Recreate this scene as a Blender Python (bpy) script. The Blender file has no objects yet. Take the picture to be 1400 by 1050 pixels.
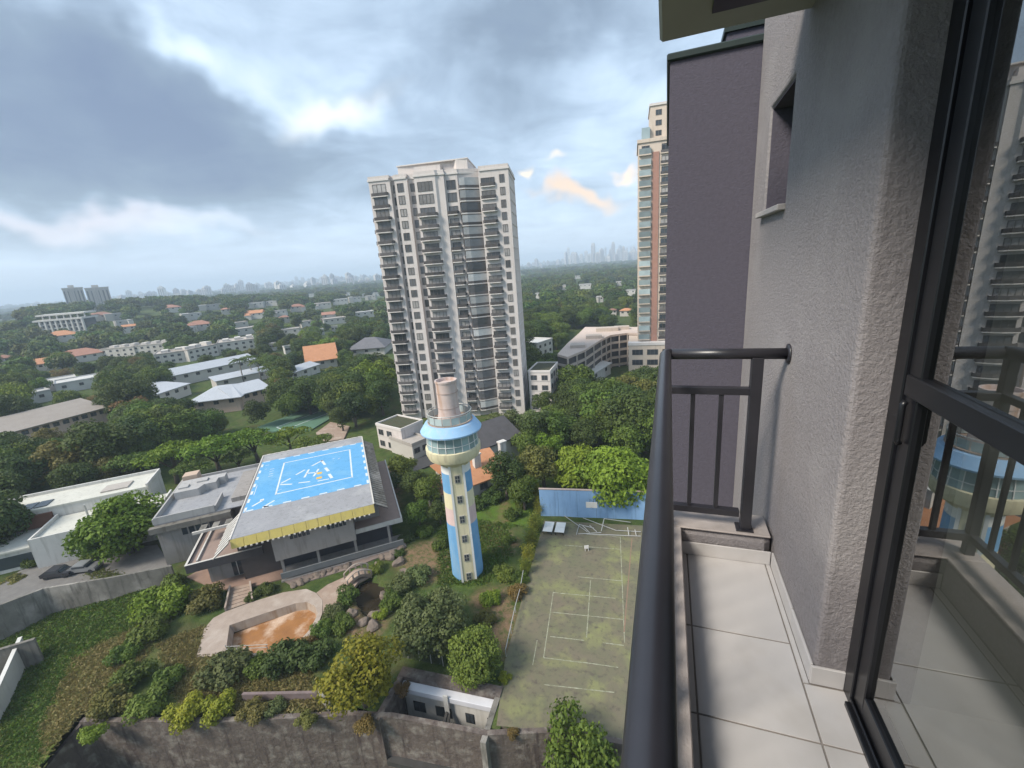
import bpy, bmesh, math, random
import numpy as np
from mathutils import Vector, Matrix
random.seed(7); RNG = np.random.default_rng(7)
SC = bpy.context.scene
COL = SC.collection
rad = math.radians

# ------------------------------------------------------------------ camera
CAM_Z = 42.0
FPX = 595.0                      # focal length in pixels of a 1400 px wide picture
ROLL, PITCH, YAW = rad(4.4), rad(15.2), rad(20.0)
FW = Vector((-math.sin(YAW)*math.cos(PITCH), math.cos(YAW)*math.cos(PITCH), -math.sin(PITCH)))
R0 = Vector((math.cos(YAW), math.sin(YAW), 0)); U0 = R0.cross(FW)
RT = R0*math.cos(ROLL) - U0*math.sin(ROLL); UP = RT.cross(FW)
EYE = Vector((0, 0, CAM_Z))
cam = bpy.data.cameras.new('camera'); cam_o = bpy.data.objects.new('camera', cam); COL.objects.link(cam_o)
M = Matrix.Identity(4)
for i, v in enumerate((RT, UP, -FW)):
    for j in range(3): M[j][i] = v[j]
M.translation = EYE
cam_o.matrix_world = M
cam.sensor_width = 36.0; cam.lens = FPX/1400*36.0
cam.clip_start = 0.02; cam.clip_end = 30000
SC.camera = cam_o

def ray(px, py):
    return (FW*FPX + RT*(px-700) - UP*(py-525)).normalized()

# ------------------------------------------------------------------ sky
SUN_DIR = Vector((-0.50, -0.55, 0.74)).normalized()      # towards the sun, behind thin cloud
world = bpy.data.worlds.new('World'); SC.world = world; world.use_nodes = True
def build_sky():
    nt = world.node_tree; N, L = nt.nodes, nt.links
    for n in list(N): N.remove(n)
    out = N.new('ShaderNodeOutputWorld'); bg = N.new('ShaderNodeBackground'); bg.inputs['Strength'].default_value = 0.1
    L.new(bg.outputs[0], out.inputs[0])
    def sock(x, inp):
        if isinstance(x, (int, float)): inp.default_value = x
        elif isinstance(x, (tuple, list, Vector)): inp.default_value = tuple(x)
        else: L.new(x, inp)
    def m(op, a, b=0.0, c=None, clamp=False):
        n = N.new('ShaderNodeMath'); n.operation = op; n.use_clamp = clamp
        sock(a, n.inputs[0]); sock(b, n.inputs[1])
        if c is not None: sock(c, n.inputs[2])
        return n.outputs[0]
    def vm(op, a, b=None, out=0):
        n = N.new('ShaderNodeVectorMath'); n.operation = op; sock(a, n.inputs[0])
        if b is not None:
            if op == 'SCALE': sock(b, n.inputs['Scale'])
            else: sock(b, n.inputs[1])
        return n.outputs[1] if op in ('DOT_PRODUCT', 'LENGTH') else n.outputs[0]
    def noise(vec, scale, detail, rough, col=False, dist=0.0):
        n = N.new('ShaderNodeTexNoise'); n.inputs['Scale'].default_value = scale; n.inputs['Detail'].default_value = detail
        n.inputs['Roughness'].default_value = rough; n.inputs['Distortion'].default_value = dist
        L.new(vec, n.inputs['Vector']); return n.outputs['Color'] if col else n.outputs[0]
    def ramp(f, stops):
        n = N.new('ShaderNodeValToRGB'); cr = n.color_ramp
        while len(cr.elements) < len(stops): cr.elements.new(0.5)
        for e, (p, c) in zip(cr.elements, stops): e.position = p; e.color = (*c, 1)
        L.new(f, n.inputs[0]); return n.outputs[0]
    def mix(f, a, b, mode='MIX'):
        n = N.new('ShaderNodeMix'); n.data_type = 'RGBA'; n.blend_type = mode
        sock(f, n.inputs[0]); sock(a, n.inputs[6]); sock(b, n.inputs[7]); return n.outputs[2]
    tc = N.new('ShaderNodeTexCoord'); d = tc.outputs['Generated']
    sep = N.new('ShaderNodeSeparateXYZ'); L.new(d, sep.inputs[0]); dz = sep.outputs[2]
    # flat cloud deck: direction projected on a layer overhead
    den = m('MAXIMUM', m('ADD', dz, 0.16), 0.06)
    comb = N.new('ShaderNodeCombineXYZ'); L.new(m('DIVIDE', sep.outputs[0], den), comb.inputs[0]); L.new(m('DIVIDE', sep.outputs[1], den), comb.inputs[1])
    deck = comb.outputs[0]
    n_big = noise(deck, 0.75, 5, 0.55, dist=0.4)
    n_mid = noise(deck, 2.1, 6, 0.6, dist=0.6)
    n_fine = noise(d, 9.0, 3, 0.55, dist=0.8)
    warp = vm('SCALE', vm('SUBTRACT', noise(d, 3.2, 4, 0.58, col=True), (0.5, 0.5, 0.5)), 0.36)
    dw = vm('ADD', d, warp)
    # individual cloud masses and gaps: (pixel centre, half width, half height in pixels, weight)
    def blob(px, py, a, b, tilt=0.0, power=1.0):
        c = ray(px, py); h = Vector((c.y, -c.x, 0)).normalized(); v = h.cross(c)
        if v.z < 0: v = -v
        t = rad(tilt) - ROLL; h, v = h*math.cos(t)-v*math.sin(t), h*math.sin(t)+v*math.cos(t)
        k = ((Vector((px-700, py-525, FPX)).length)/FPX)
        A = a/FPX/k; B = b/FPX/k
        u = m('DIVIDE', vm('DOT_PRODUCT', vm('SUBTRACT', dw, tuple(c)), tuple(h)), A)
        w = m('DIVIDE', vm('DOT_PRODUCT', vm('SUBTRACT', dw, tuple(c)), tuple(v)), B)
        f = m('SUBTRACT', 1.0, m('SQRT', m('ADD', m('MULTIPLY', u, u), m('MULTIPLY', w, w))), clamp=True)
        f = m('MULTIPLY', m('MULTIPLY', f, f), m('SUBTRACT', 3.0, m('MULTIPLY', f, 2.0)))
        return f
    b = m('ADD', 0.53, m('ADD', m('MULTIPLY', m('SUBTRACT', n_big, 0.5), 0.42), m('ADD', m('MULTIPLY', m('SUBTRACT', n_mid, 0.5), 0.48), m('MULTIPLY', m('SUBTRACT', n_fine, 0.5), 0.14))))
    for (px, py, A, B, tilt, wgt) in SKY_BLOBS:
        b = m('ADD', b, m('MULTIPLY', blob(px, py, A, B, tilt), wgt))
    cloud = ramp(b, [(0.0, (0.075, 0.100, 0.150)), (0.25, (0.104, 0.137, 0.180)), (0.45, (0.170, 0.219, 0.280)), (0.62, (0.255, 0.318, 0.392)), (0.80, (0.355, 0.40, 0.46)), (1.0, (0.47, 0.46, 0.43))])
    for (px, py, A, B, tilt, wgt, colr) in SKY_WARM:
        cloud = mix(m('MULTIPLY', blob(px, py, A, B, tilt), wgt, clamp=True), cloud, (*colr, 1))
    # pale band of distant air above the horizon
    hz = m('SUBTRACT', 1.0, m('DIVIDE', m('ABSOLUTE', dz), 0.17), clamp=True)
    cloud = mix(m('MULTIPLY', m('POWER', hz, 1.6), 0.85), cloud, (0.325, 0.385, 0.455, 1))
    sky = N.new('ShaderNodeTexSky'); sky.sky_type = 'NISHITA'; sky.sun_disc = False
    sky.sun_elevation = math.asin(SUN_DIR.z); sky.sun_rotation = math.atan2(SUN_DIR.x, SUN_DIR.y)
    sky.air_density = 1.2; sky.dust_density = 2.0
    big = vm('SCALE', cloud, 13.4)
    L.new(mix(0.90, sky.outputs[0], big), bg.inputs['Color'])
SKY_BLOBS = [ (150, 170, 320, 200, -8, -0.54), (330, 230, 240, 110, -12, -0.16), (730, 50, 300, 120, 8, -0.34), (60, 60, 200, 110, 0, -0.12),
    (560, 215, 210, 95, 0, -0.10), (330, 78, 210, 60, 14, 0.22), (470, 108, 140, 44, 10, 0.22), (235, 45, 90, 44, 30, 0.24),
    (840, 120, 130, 70, 20, 0.18), (470, 30, 180, 45, 0, 0.12), (90, 300, 190, 34, 4, 0.16), (280, 312, 150, 28, 4, 0.12), (640, 300, 300, 60, 4, 0.06), (880, 230, 120, 60, 0, 0.10) ]
SKY_WARM = [ (805, 252, 56, 18, 6, 1.1, (0.42, 0.31, 0.22)), (841, 211, 24, 8, 6, 1.0, (0.47, 0.38, 0.30)), (758, 222, 20, 10, 0, 1.0, (0.50, 0.42, 0.31)),
    (120, 308, 170, 24, 4, 0.55, (0.42, 0.37, 0.38)), (460, 106, 130, 34, -10, 0.45, (0.47, 0.45, 0.40)), (260, 318, 160, 22, 4, 0.35, (0.39, 0.37, 0.38)) ]
build_sky()
world.cycles.sampling_method = 'MANUAL'; world.cycles.sample_map_resolution = 512
sun = bpy.data.lights.new('sun', 'SUN'); sun.energy = 2.3; sun.angle = rad(18); sun.color = (1.0, 0.92, 0.80)
sun_o = bpy.data.objects.new('sun', sun); COL.objects.link(sun_o)
sun_o.rotation_euler = SUN_DIR.to_track_quat('Z', 'Y').to_euler(); sun_o.location = (0, -20, 120)

vs = SC.view_settings; vs.view_transform = 'Standard'; vs.look = 'None'; vs.gamma = 1.0; vs.use_curve_mapping = False; vs.exposure = 1.15
cy = SC.cycles
cy.use_denoising = True
try: cy.denoiser = 'OPENIMAGEDENOISE'
except Exception: pass
cy.max_bounces = 5; cy.diffuse_bounces = 2; cy.glossy_bounces = 3; cy.transmission_bounces = 4; cy.transparent_max_bounces = 8; cy.volume_bounces = 2
cy.caustics_reflective = False; cy.caustics_refractive = False

# ------------------------------------------------------------------ helpers
MATS = {}
def mat(name, c1, c2=None, scale=1.0, rough=0.85, bump=0.0, bscale=None, bdist=0.02, spec=0.3, metal=0.0, detail=6, c3=None, scale3=0.2, sharp=0.5, bdetail=5, stain=None, rand=0.0, stretch=None):
    """procedural surface: two tones mixed by noise, an optional third tone in larger patches, optional vertical stains, fine relief"""
    if name in MATS: return MATS[name]
    ma = bpy.data.materials.new(name); ma.use_nodes = True; nt = ma.node_tree; N, L = nt.nodes, nt.links
    p = N['Principled BSDF']; p.inputs['Roughness'].default_value = rough; p.inputs['Metallic'].default_value = metal
    p.inputs['Specular IOR Level'].default_value = spec
    geo = N.new('ShaderNodeNewGeometry'); pos = geo.outputs['Position']
    if stretch:
        mp = N.new('ShaderNodeMapping'); mp.inputs['Scale'].default_value = stretch; L.new(pos, mp.inputs[0]); pos = mp.outputs[0]
    def noise(sc, de=detail, vec=None):
        n = N.new('ShaderNodeTexNoise'); n.inputs['Scale'].default_value = sc; n.inputs['Detail'].default_value = de; n.inputs['Roughness'].default_value = 0.6 if de < 9 else 0.68
        L.new(vec or pos, n.inputs['Vector']); return n.outputs[0]
    def rampf(f, lo, hi):
        n = N.new('ShaderNodeMapRange'); n.inputs[1].default_value = lo; n.inputs[2].default_value = hi; L.new(f, n.inputs[0]); return n.outputs[0]
    def mixc(f, a, b):
        n = N.new('ShaderNodeMix'); n.data_type = 'RGBA'
        if isinstance(f, float): n.inputs[0].default_value = f
        else: L.new(f, n.inputs[0])
        for x, i in ((a, 6), (b, 7)):
            if isinstance(x, tuple): n.inputs[i].default_value = (*x, 1)
            else: L.new(x, n.inputs[i])
        return n.outputs[2]
    if c2 is None: c2 = tuple(v*0.82 for v in c1)
    w = 0.5*(1-sharp)*0.5+0.03
    col = mixc(rampf(noise(scale), 0.5-w-0.08, 0.5+w+0.08), c1, c2)
    if c3: col = mixc(rampf(noise(scale3, 5), 0.5, 0.68), col, c3)
    if stain:
        mp = N.new('ShaderNodeMapping'); mp.inputs['Scale'].default_value = (1.6, 1.6, 0.16); L.new(geo.outputs['Position'], mp.inputs[0])
        col = mixc(rampf(noise(1.0, 7, mp.outputs[0]), 0.52, 0.75), col, stain)
    if rand:
        oi = N.new('ShaderNodeObjectInfo'); hs = N.new('ShaderNodeHueSaturation')
        mr = N.new('ShaderNodeMapRange'); mr.inputs[3].default_value = 1-rand; mr.inputs[4].default_value = 1+rand
        L.new(oi.outputs['Random'], mr.inputs[0]); L.new(mr.outputs[0], hs.inputs['Value']); L.new(col, hs.inputs['Color']); col = hs.outputs[0]
    L.new(col, p.inputs['Base Color'])
    if bump:
        bn = N.new('ShaderNodeBump'); bn.inputs['Strength'].default_value = bump; bn.inputs['Distance'].default_value = bdist
        L.new(noise(bscale or scale*6, bdetail), bn.inputs['Height']); L.new(bn.outputs[0], p.inputs['Normal'])
    MATS[name] = ma; return ma

def link(o, parent=None):
    COL.objects.link(o)
    if parent is not None: o.parent = parent
    return o
def tag(o, label=None, cat=None, group=None, kind=None):
    if label: o['label'] = label
    if cat: o['category'] = cat
    if group: o['group'] = group
    if kind: o['kind'] = kind
    return o
def thing(name, label, cat, loc=(0, 0, 0), rz=0.0, group=None):
    o = bpy.data.objects.new(name, None); o.empty_display_size = 0.3
    o.location = loc; o.rotation_euler = (0, 0, rz); COL.objects.link(o)
    return tag(o, label, cat, group)

class MB:
    """collects faces; build() links them as one mesh object"""
    def __init__(s): s.v = []; s.f = []; s.mi = []; s.cur = 0
    def m(s, i): s.cur = i; return s
    def add(s, vs, fs):
        o = len(s.v); s.v += [tuple(x) for x in vs]
        for f in fs: s.f.append(tuple(i+o for i in f)); s.mi.append(s.cur)
        return s
    def box(s, x0, x1, y0, y1, z0, z1, bev=0.0):
        if bev:
            b = min(bev, (x1-x0)*.45, (y1-y0)*.45, (z1-z0)*.45)
            vs = []; 
            for (zz, i) in ((z0, b), (z0+b, 0), (z1-b, 0), (z1, b)):
                vs += [(x0+b+i*0, y0+i, zz), (x1-b, y0+i, zz), (x1-i, y0+b, zz), (x1-i, y1-b, zz), (x1-b, y1-i, zz), (x0+b, y1-i, zz), (x0+i, y1-b, zz), (x0+i, y0+b, zz)]
            fs = [tuple(reversed(range(8))), tuple(range(24, 32))]
            for k in range(3):
                for i in range(8): fs.append((k*8+i, k*8+(i+1) % 8, k*8+8+(i+1) % 8, k*8+8+i))
            return s.add(vs, fs)
        return s.add([(x0, y0, z0), (x1, y0, z0), (x1, y1, z0), (x0, y1, z0), (x0, y0, z1), (x1, y0, z1), (x1, y1, z1), (x0, y1, z1)],
                     [(3, 2, 1, 0), (4, 5, 6, 7), (0, 1, 5, 4), (1, 2, 6, 5), (2, 3, 7, 6), (3, 0, 4, 7)])
    def prism(s, poly, z0, z1):
        a = sum(poly[i][0]*poly[(i+1) % len(poly)][1]-poly[(i+1) % len(poly)][0]*poly[i][1] for i in range(len(poly)))
        if a < 0: poly = list(reversed(poly))
        n = len(poly)
        zz0 = z0 if hasattr(z0, '__len__') else [z0]*n; zz1 = z1 if hasattr(z1, '__len__') else [z1]*n
        return s.add([(x, y, z) for (x, y), z in zip(poly, zz0)]+[(x, y, z) for (x, y), z in zip(poly, zz1)],
                     [tuple(reversed(range(n))), tuple(range(n, 2*n))]+[(i, (i+1) % n, n+(i+1) % n, n+i) for i in range(n)])
    def lathe(s, prof, n=32, c=(0, 0), caps=True, a0=0.0, a1=2*math.pi):
        full = abs(a1-a0-2*math.pi) < 1e-6; k = n if full else n+1
        vs = [(c[0]+r*math.cos(a0+(a1-a0)*i/n), c[1]+r*math.sin(a0+(a1-a0)*i/n), z) for (r, z) in prof for i in range(k)]
        fs = []
        for j in range(len(prof)-1):
            for i in range(n):
                i2 = (i+1) % k
                fs.append((j*k+i, j*k+i2, (j+1)*k+i2, (j+1)*k+i))
        if caps and full: fs += [tuple(reversed(range(k))), tuple(range((len(prof)-1)*k, len(prof)*k))]
        return s.add(vs, fs)
    def tube(s, pts, r, n=8, caps=True):
        pts = [Vector(p) for p in pts]; rs = r if hasattr(r, '__len__') else [r]*len(pts)
        rings = []; prev = None
        for i, p in enumerate(pts):
            t = (pts[min(i+1, len(pts)-1)]-pts[max(i-1, 0)]).normalized()
            ref = Vector((0, 0, 1)) if abs(t.z) < 0.9 else Vector((1, 0, 0))
            a = t.cross(ref).normalized() if prev is None else (prev-t*prev.dot(t)).normalized()
            prev = a; b = t.cross(a)
            rings.append([p+(a*math.cos(2*math.pi*k/n)+b*math.sin(2*math.pi*k/n))*rs[i] for k in range(n)])
        vs = [v for rg in rings for v in rg]; fs = []
        for j in range(len(pts)-1):
            for k in range(n): fs.append((j*n+k, j*n+(k+1) % n, (j+1)*n+(k+1) % n, (j+1)*n+k))
        if caps: fs += [tuple(reversed(range(n))), tuple(range((len(pts)-1)*n, len(pts)*n))]
        return s.add(vs, fs)
    def bar(s, p, q, w, h):
        """rectangular bar from p to q, w wide across (level), h high"""
        p, q = Vector(p), Vector(q); t = (q-p).normalized()
        a = t.cross(Vector((0, 0, 1))); a = a.normalized() if a.length > 1e-4 else Vector((1, 0, 0)); b = a.cross(t)
        c = [(-w/2, -h/2), (w/2, -h/2), (w/2, h/2), (-w/2, h/2)]
        return s.add([p+a*x+b*y for x, y in c]+[q+a*x+b*y for x, y in c], [(3, 2, 1, 0), (4, 5, 6, 7), (0, 1, 5, 4), (1, 2, 6, 5), (2, 3, 7, 6), (3, 0, 4, 7)])
    def mesh(s, name, mats, smooth=False):
        me = bpy.data.meshes.new(name); me.from_pydata(s.v, [], s.f)
        for m_ in (mats if isinstance(mats, (list, tuple)) else [mats]): me.materials.append(m_)
        if any(s.mi): me.polygons.foreach_set('material_index', s.mi)
        if smooth: me.polygons.foreach_set('use_smooth', [True]*len(me.polygons))
        bm = bmesh.new(); bm.from_mesh(me); bmesh.ops.recalc_face_normals(bm, faces=bm.faces); bm.to_mesh(me); bm.free()
        me.update(); return me
    def build(s, name, mats, parent=None, smooth=False, loc=None, rz=None):
        o = bpy.data.objects.new(name, s.mesh(name, mats, smooth)); link(o, parent)
        if loc is not None: o.location = loc
        if rz is not None: o.rotation_euler = (0, 0, rz)
        return o
def inst(name, me, parent=None, loc=(0, 0, 0), rz=0.0, sc=None):
    o = bpy.data.objects.new(name, me); o.location = loc; o.rotation_euler = (0, 0, rz)
    if sc is not None: o.scale = sc if hasattr(sc, '__len__') else (sc,)*3
    return link(o, parent)

# ------------------------------------------------------------------ terrain
def sstep(x, a, b):
    t = min(1.0, max(0.0, (x-a)/(b-a))); return t*t*(3-2*t)
def hz(x, y):
    """height of the wider terrain"""
    r = math.hypot(x, y); k = sstep(r, 170, 900)
    z = k*(4.0*math.sin(x*0.0061+1.3)*math.cos(y*0.0052+0.4)+2.5*math.sin(x*0.013-y*0.011))
    h = HILL; z += 27*math.exp(-(((x-h[0])/230)**2+((y-h[1])/230)**2))
    az = math.atan2(x, y)          # 0 = along the balcony
    far = sstep(r, 3800, 6800)
    z += far*(30+55*sstep(az, -0.45, -0.05)+22*math.sin(az*9+1.0)+14*math.sin(az*23))
    return z
def G(px, py, z=0.0):
    d = ray(px, py); t = (z-CAM_Z)/d.z; return EYE+d*t
d_ = ray(112, 409); HILL = (d_.x/math.hypot(d_.x, d_.y)*900, d_.y/math.hypot(d_.x, d_.y)*900)
def GT(px, py):
    z = 0.0
    for _ in range(12):
        p = G(px, py, z); z = 0.5*z+0.5*hz(p.x, p.y)
    p.z = hz(p.x, p.y); return p
def proj(p):
    v = Vector(p)-EYE; c = v.dot(FW); return (700+FPX*v.dot(RT)/c, 525-FPX*v.dot(UP)/c, c)
def inpoly(x, y, P):
    c = False; j = len(P)-1
    for i in range(len(P)):
        if (P[i][1] > y) != (P[j][1] > y) and x < (P[j][0]-P[i][0])*(y-P[i][1])/(P[j][1]-P[i][1])+P[i][0]: c = not c
        j = i
    return c
# ================================================================== ground
def xy(px, py, z=0.0):
    p = G(px, py, z); return (p.x, p.y)
RET = [xy(112, 985), xy(300, 985), xy(480, 976), xy(537, 979), xy(666, 1003), xy(760, 999)]
RET = [(RET[0][0], RET[0][1])]+RET[1:]+[(3.0, RET[-1][1]+1.2), (14.0, RET[-1][1]+2.0)]
PIT = [xy(551, 934), xy(671, 960), (RET[4][0]+.3, RET[4][1]+.5), (RET[3][0]-.4, RET[3][1]+.4)]
PITZ = [(PIT[0][0]-.8, PIT[0][1]+1.1), (PIT[1][0]+.5, PIT[1][1]+1.1), (PIT[1][0]+.7, RET[4][1]-1.0), (RET[3][0]-.9, RET[3][1]-1.0)]
def ret_y(x):
    for (x0, y0), (x1, y1) in zip(RET, RET[1:]):
        if x0 <= x <= x1: return y0+(y1-y0)*(x-x0)/(x1-x0)
    return RET[0][1] if x < RET[0][0] else RET[-1][1]
DECK_OUT = [xy(*p) for p in ((269, 899), (280, 860), (292, 846), (309, 837), (348, 823), (387, 811), (419, 806), (433, 812), (441, 822), (441, 839), (430, 868), (408, 893), (361, 900), (319, 897))]
POOL = [xy(*p) for p in ((309, 891), (314, 856), (361, 840), (404, 826), (420, 824), (430, 829), (435, 840), (425, 860), (404, 884), (374, 896))]
pcx = sum(p[0] for p in POOL)/len(POOL); pcy = sum(p[1] for p in POOL)/len(POOL); POOLZ = [(pcx+(x-pcx)*1.13, pcy+(y-pcy)*1.13) for x, y in POOL]
POND = [xy(*p) for p in ((478, 800), (505, 786), (528, 800), (526, 830), (508, 850), (492, 836), (484, 818))]
def slope_s(x, y): return -57.5-(y-17)*0.62-x       # metres left of the end of the retaining wall
def plate_z(x, y):
    s = slope_s(x, y)
    z = -sstep(s, -1.0, 9.0)*max(0.0, 33-y)*0.20
    z += 0.10*math.sin(x*0.9+y*0.4)*math.sin(y*0.7-x*0.2)*sstep(abs(s+8), 4, 12)*0.5
    if inpoly(x, y, POOLZ): z = -1.9
    if inpoly(x, y, POND): z = -1.3
    if inpoly(x, y, PITZ): z = -5.2
    return z
def in_plate(x, y, m_=0.0): return -100+m_ < x < 14-m_ and 4+m_ < y < 76-m_

def ground_mat(name, attr):
    ma = bpy.data.materials.new(name); ma.use_nodes = True; nt = ma.node_tree; N, L = nt.nodes, nt.links
    p = N['Principled BSDF']; p.inputs['Roughness'].default_value = 0.95; p.inputs['Specular IOR Level'].default_value = 0.1
    geo = N.new('ShaderNodeNewGeometry')
    def noise(sc, de=6, ro=0.62):
        n = N.new('ShaderNodeTexNoise'); n.inputs['Scale'].default_value = sc; n.inputs['Detail'].default_value = de; n.inputs['Roughness'].default_value = ro
        L.new(geo.outputs['Position'], n.inputs['Vector']); return n.outputs[0]
    def mr(f, a, b, c=0.0, d=1.0):
        n = N.new('ShaderNodeMapRange'); n.inputs[1].default_value = a; n.inputs[2].default_value = b; n.inputs[3].default_value = c; n.inputs[4].default_value = d; L.new(f, n.inputs[0]); return n.outputs[0]
    def mix(f, a, b):
        n = N.new('ShaderNodeMix'); n.data_type = 'RGBA'; L.new(f, n.inputs[0])
        for x, i in ((a, 6), (b, 7)):
            if isinstance(x, tuple): n.inputs[i].default_value = (*x, 1)
            else: L.new(x, n.inputs[i])
        return n.outputs[2]
    def mul(a, b):
        n = N.new('ShaderNodeMath'); n.operation = 'MULTIPLY'; n.use_clamp = True; L.new(a, n.inputs[0])
        if isinstance(b, float): n.inputs[1].default_value = b
        else: L.new(b, n.inputs[1])
        return n.outputs[0]
    col = mix(mr(noise(0.7), 0.38, 0.62), (0.045, 0.074, 0.020), (0.080, 0.108, 0.032))
    col = mix(mul(mr(noise(0.23, 8), 0.50, 0.66), 0.7), col, (0.095, 0.082, 0.040))
    if attr:
        at = N.new('ShaderNodeAttribute'); at.attribute_name = 'zone'
        sp = N.new('ShaderNodeSeparateColor'); L.new(at.outputs['Color'], sp.inputs[0])
        rag = mr(noise(1.1, 8, .7), 0.36, 0.56)
        col = mix(mul(sp.outputs[1], mr(noise(0.8, 8, .7), 0.30, 0.62)), col, (0.20, 0.155, 0.070))
        col = mix(mul(sp.outputs[2], mr(noise(0.5, 8, .7), 0.28, 0.55)), col, (0.085, 0.150, 0.022))
        col = mix(mul(sp.outputs[0], rag), col, (0.21, 0.14, 0.085))
    n = N.new('ShaderNodeMix'); n.data_type = 'RGBA'; n.blend_type = 'MULTIPLY'; n.inputs[0].default_value = 1.0
    L.new(col, n.inputs[6]); L.new(mr(noise(6.0, 8, .75), 0.3, 0.7, 0.62, 1.32), n.inputs[7]); col = n.outputs[2]
    L.new(col, p.inputs['Base Color'])
    b = N.new('ShaderNodeBump'); b.inputs['Strength'].default_value = 0.9; b.inputs['Distance'].default_value = 0.16
    L.new(noise(4.0, 8, .75), b.inputs['Height']); L.new(b.outputs[0], p.inputs['Normal'])
    return ma
def terrain_sheet():
    rs = [0.5, 8, 16, 24, 32, 40, 48, 56, 64, 72, 80, 88, 96, 104, 112, 120]
    while rs[-1] < 8800: rs.append(rs[-1]*1.07)
    na = 240; vs = []; fs = []
    for r in rs:
        for i in range(na):
            a = 2*math.pi*i/na; x, y = r*math.cos(a), r*math.sin(a)
            z = hz(x, y)-0.3
            if -92 < x < 40 and -40 < y < 66: z = -9.0
            vs.append((x, y, z))
    for j in range(len(rs)-1):
        for i in range(na): fs.append((j*na+i, j*na+(i+1) % na, (j+1)*na+(i+1) % na, (j+1)*na+i))
    b = MB(); b.add(vs, fs); b.add([(0, 0, -9)], [])
    o = b.build('ground', ground_mat('valley ground', False), smooth=True); tag(o, kind='structure')
terrain_sheet()
ZONES = {0: [((548, 752), (600, 735), (622, 745), (618, 790), (580, 800), (545, 790)), ((655, 722), (672, 712), (712, 738), (700, 760), (660, 752)), ((683, 690), (694, 680), (697, 712), (684, 718)),
             ((640, 815), (690, 800), (715, 850), (690, 910), (668, 870)), ((470, 825), (540, 830), (520, 870), (470, 870)), ((500, 600), (545, 615), (548, 700), (520, 720))],
         1: [((215, 880), (300, 850), (330, 905), (420, 900), (440, 975), (250, 975)), ((60, 990), (100, 900), (215, 845), (200, 900), (150, 980), (110, 1050), (60, 1050)), ((400, 960), (440, 940), (450, 985), (390, 985))],
         2: [((0, 862), (150, 810), (255, 796), (255, 830), (130, 880), (70, 980), (0, 1010)), ((0, 985), (60, 985), (90, 1050), (0, 1050)), ((600, 700), (690, 690), (700, 760), (665, 800), (600, 800)), ((690, 640), (740, 640), (720, 720), (690, 720))]}
def plate():
    st = 0.45; nx = int(114/st); ny = int(72/st); vs = []; cols = []; idx = {}
    for j in range(ny+1):
        for i in range(nx+1):
            x, y = -100+i*st, 4+j*st; z = plate_z(x, y)
            jx, jy, c = proj((x+random.uniform(-.5, .5), y+random.uniform(-.5, .5), z))
            vs.append((x, y, z)); cols += [1.0 if any(inpoly(jx, jy, P) for P in ZONES[k]) else 0.0 for k in (0, 1, 2)]+[1.0]
    fs = []
    for j in range(ny):
        for i in range(nx):
            x, y = -100+(i+.5)*st, 4+(j+.5)*st
            if y < ret_y(x)+.45 and slope_s(x, y) < -0.3: continue
            a = j*(nx+1)+i; fs.append((a, a+1, a+nx+2, a+nx+1))
    b = MB(); b.add(vs, fs); o = b.build('garden_ground', ground_mat('garden ground', True), smooth=True); tag(o, kind='structure')
    ca = o.data.color_attributes.new('zone', 'FLOAT_COLOR', 'POINT')
    arr = np.array(cols, dtype=np.float32).reshape(-1, 4); g = arr.reshape(ny+1, nx+1, 4)
    for _ in range(2):                        # soften the zone edges by a cell or two
        g = (g+np.roll(g, 1, 0)+np.roll(g, -1, 0)+np.roll(g, 1, 1)+np.roll(g, -1, 1))/5
    ca.data.foreach_set('color', g.reshape(-1))
    return o
plate_o = plate()

# ------------------------------------------------------------------ common materials
m_conc = mat('weathered concrete', (0.21, 0.195, 0.172), (0.125, 0.115, 0.10), 0.7, stain=(0.06, 0.056, 0.048), bump=.3, bscale=8, c3=(0.33, 0.305, 0.275))
m_retain = mat('stained retaining wall', (0.15, 0.122, 0.104), (0.08, 0.062, 0.056), 0.8, stain=(0.045, 0.031, 0.03), bump=.9, bscale=2.2, bdist=.14, c3=(0.22, 0.195, 0.17), scale3=.9, detail=9)
m_white = mat('painted white render', (0.60, 0.585, 0.55), (0.52, 0.505, 0.475), 0.5, stain=(0.38, 0.365, 0.33), bump=.1)
m_offwhite = mat('off white render', (0.58, 0.55, 0.51), (0.50, 0.47, 0.43), 0.4, stain=(0.40, 0.37, 0.33))
m_pave = mat('pinkish paving', (0.36, 0.27, 0.21), (0.27, 0.20, 0.16), 1.2, bump=.3, bscale=5, c3=(0.40, 0.33, 0.27), scale3=.5)
m_glass = mat('dark window glass', (0.035, 0.042, 0.05), (0.06, 0.07, 0.08), 0.25, rough=0.12, spec=0.6, rand=.35)
m_dark = mat('dark metal', (0.03, 0.032, 0.036), (0.022, 0.022, 0.025), 3, rough=.5)
m_shadow = mat('dark brown panel', (0.05, 0.042, 0.038), (0.035, 0.03, 0.028), 1)
m_galv = mat('pale galvanised steel', (0.50, 0.50, 0.48), (0.38, 0.37, 0.35), 4, rough=.5, metal=.3)

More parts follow.
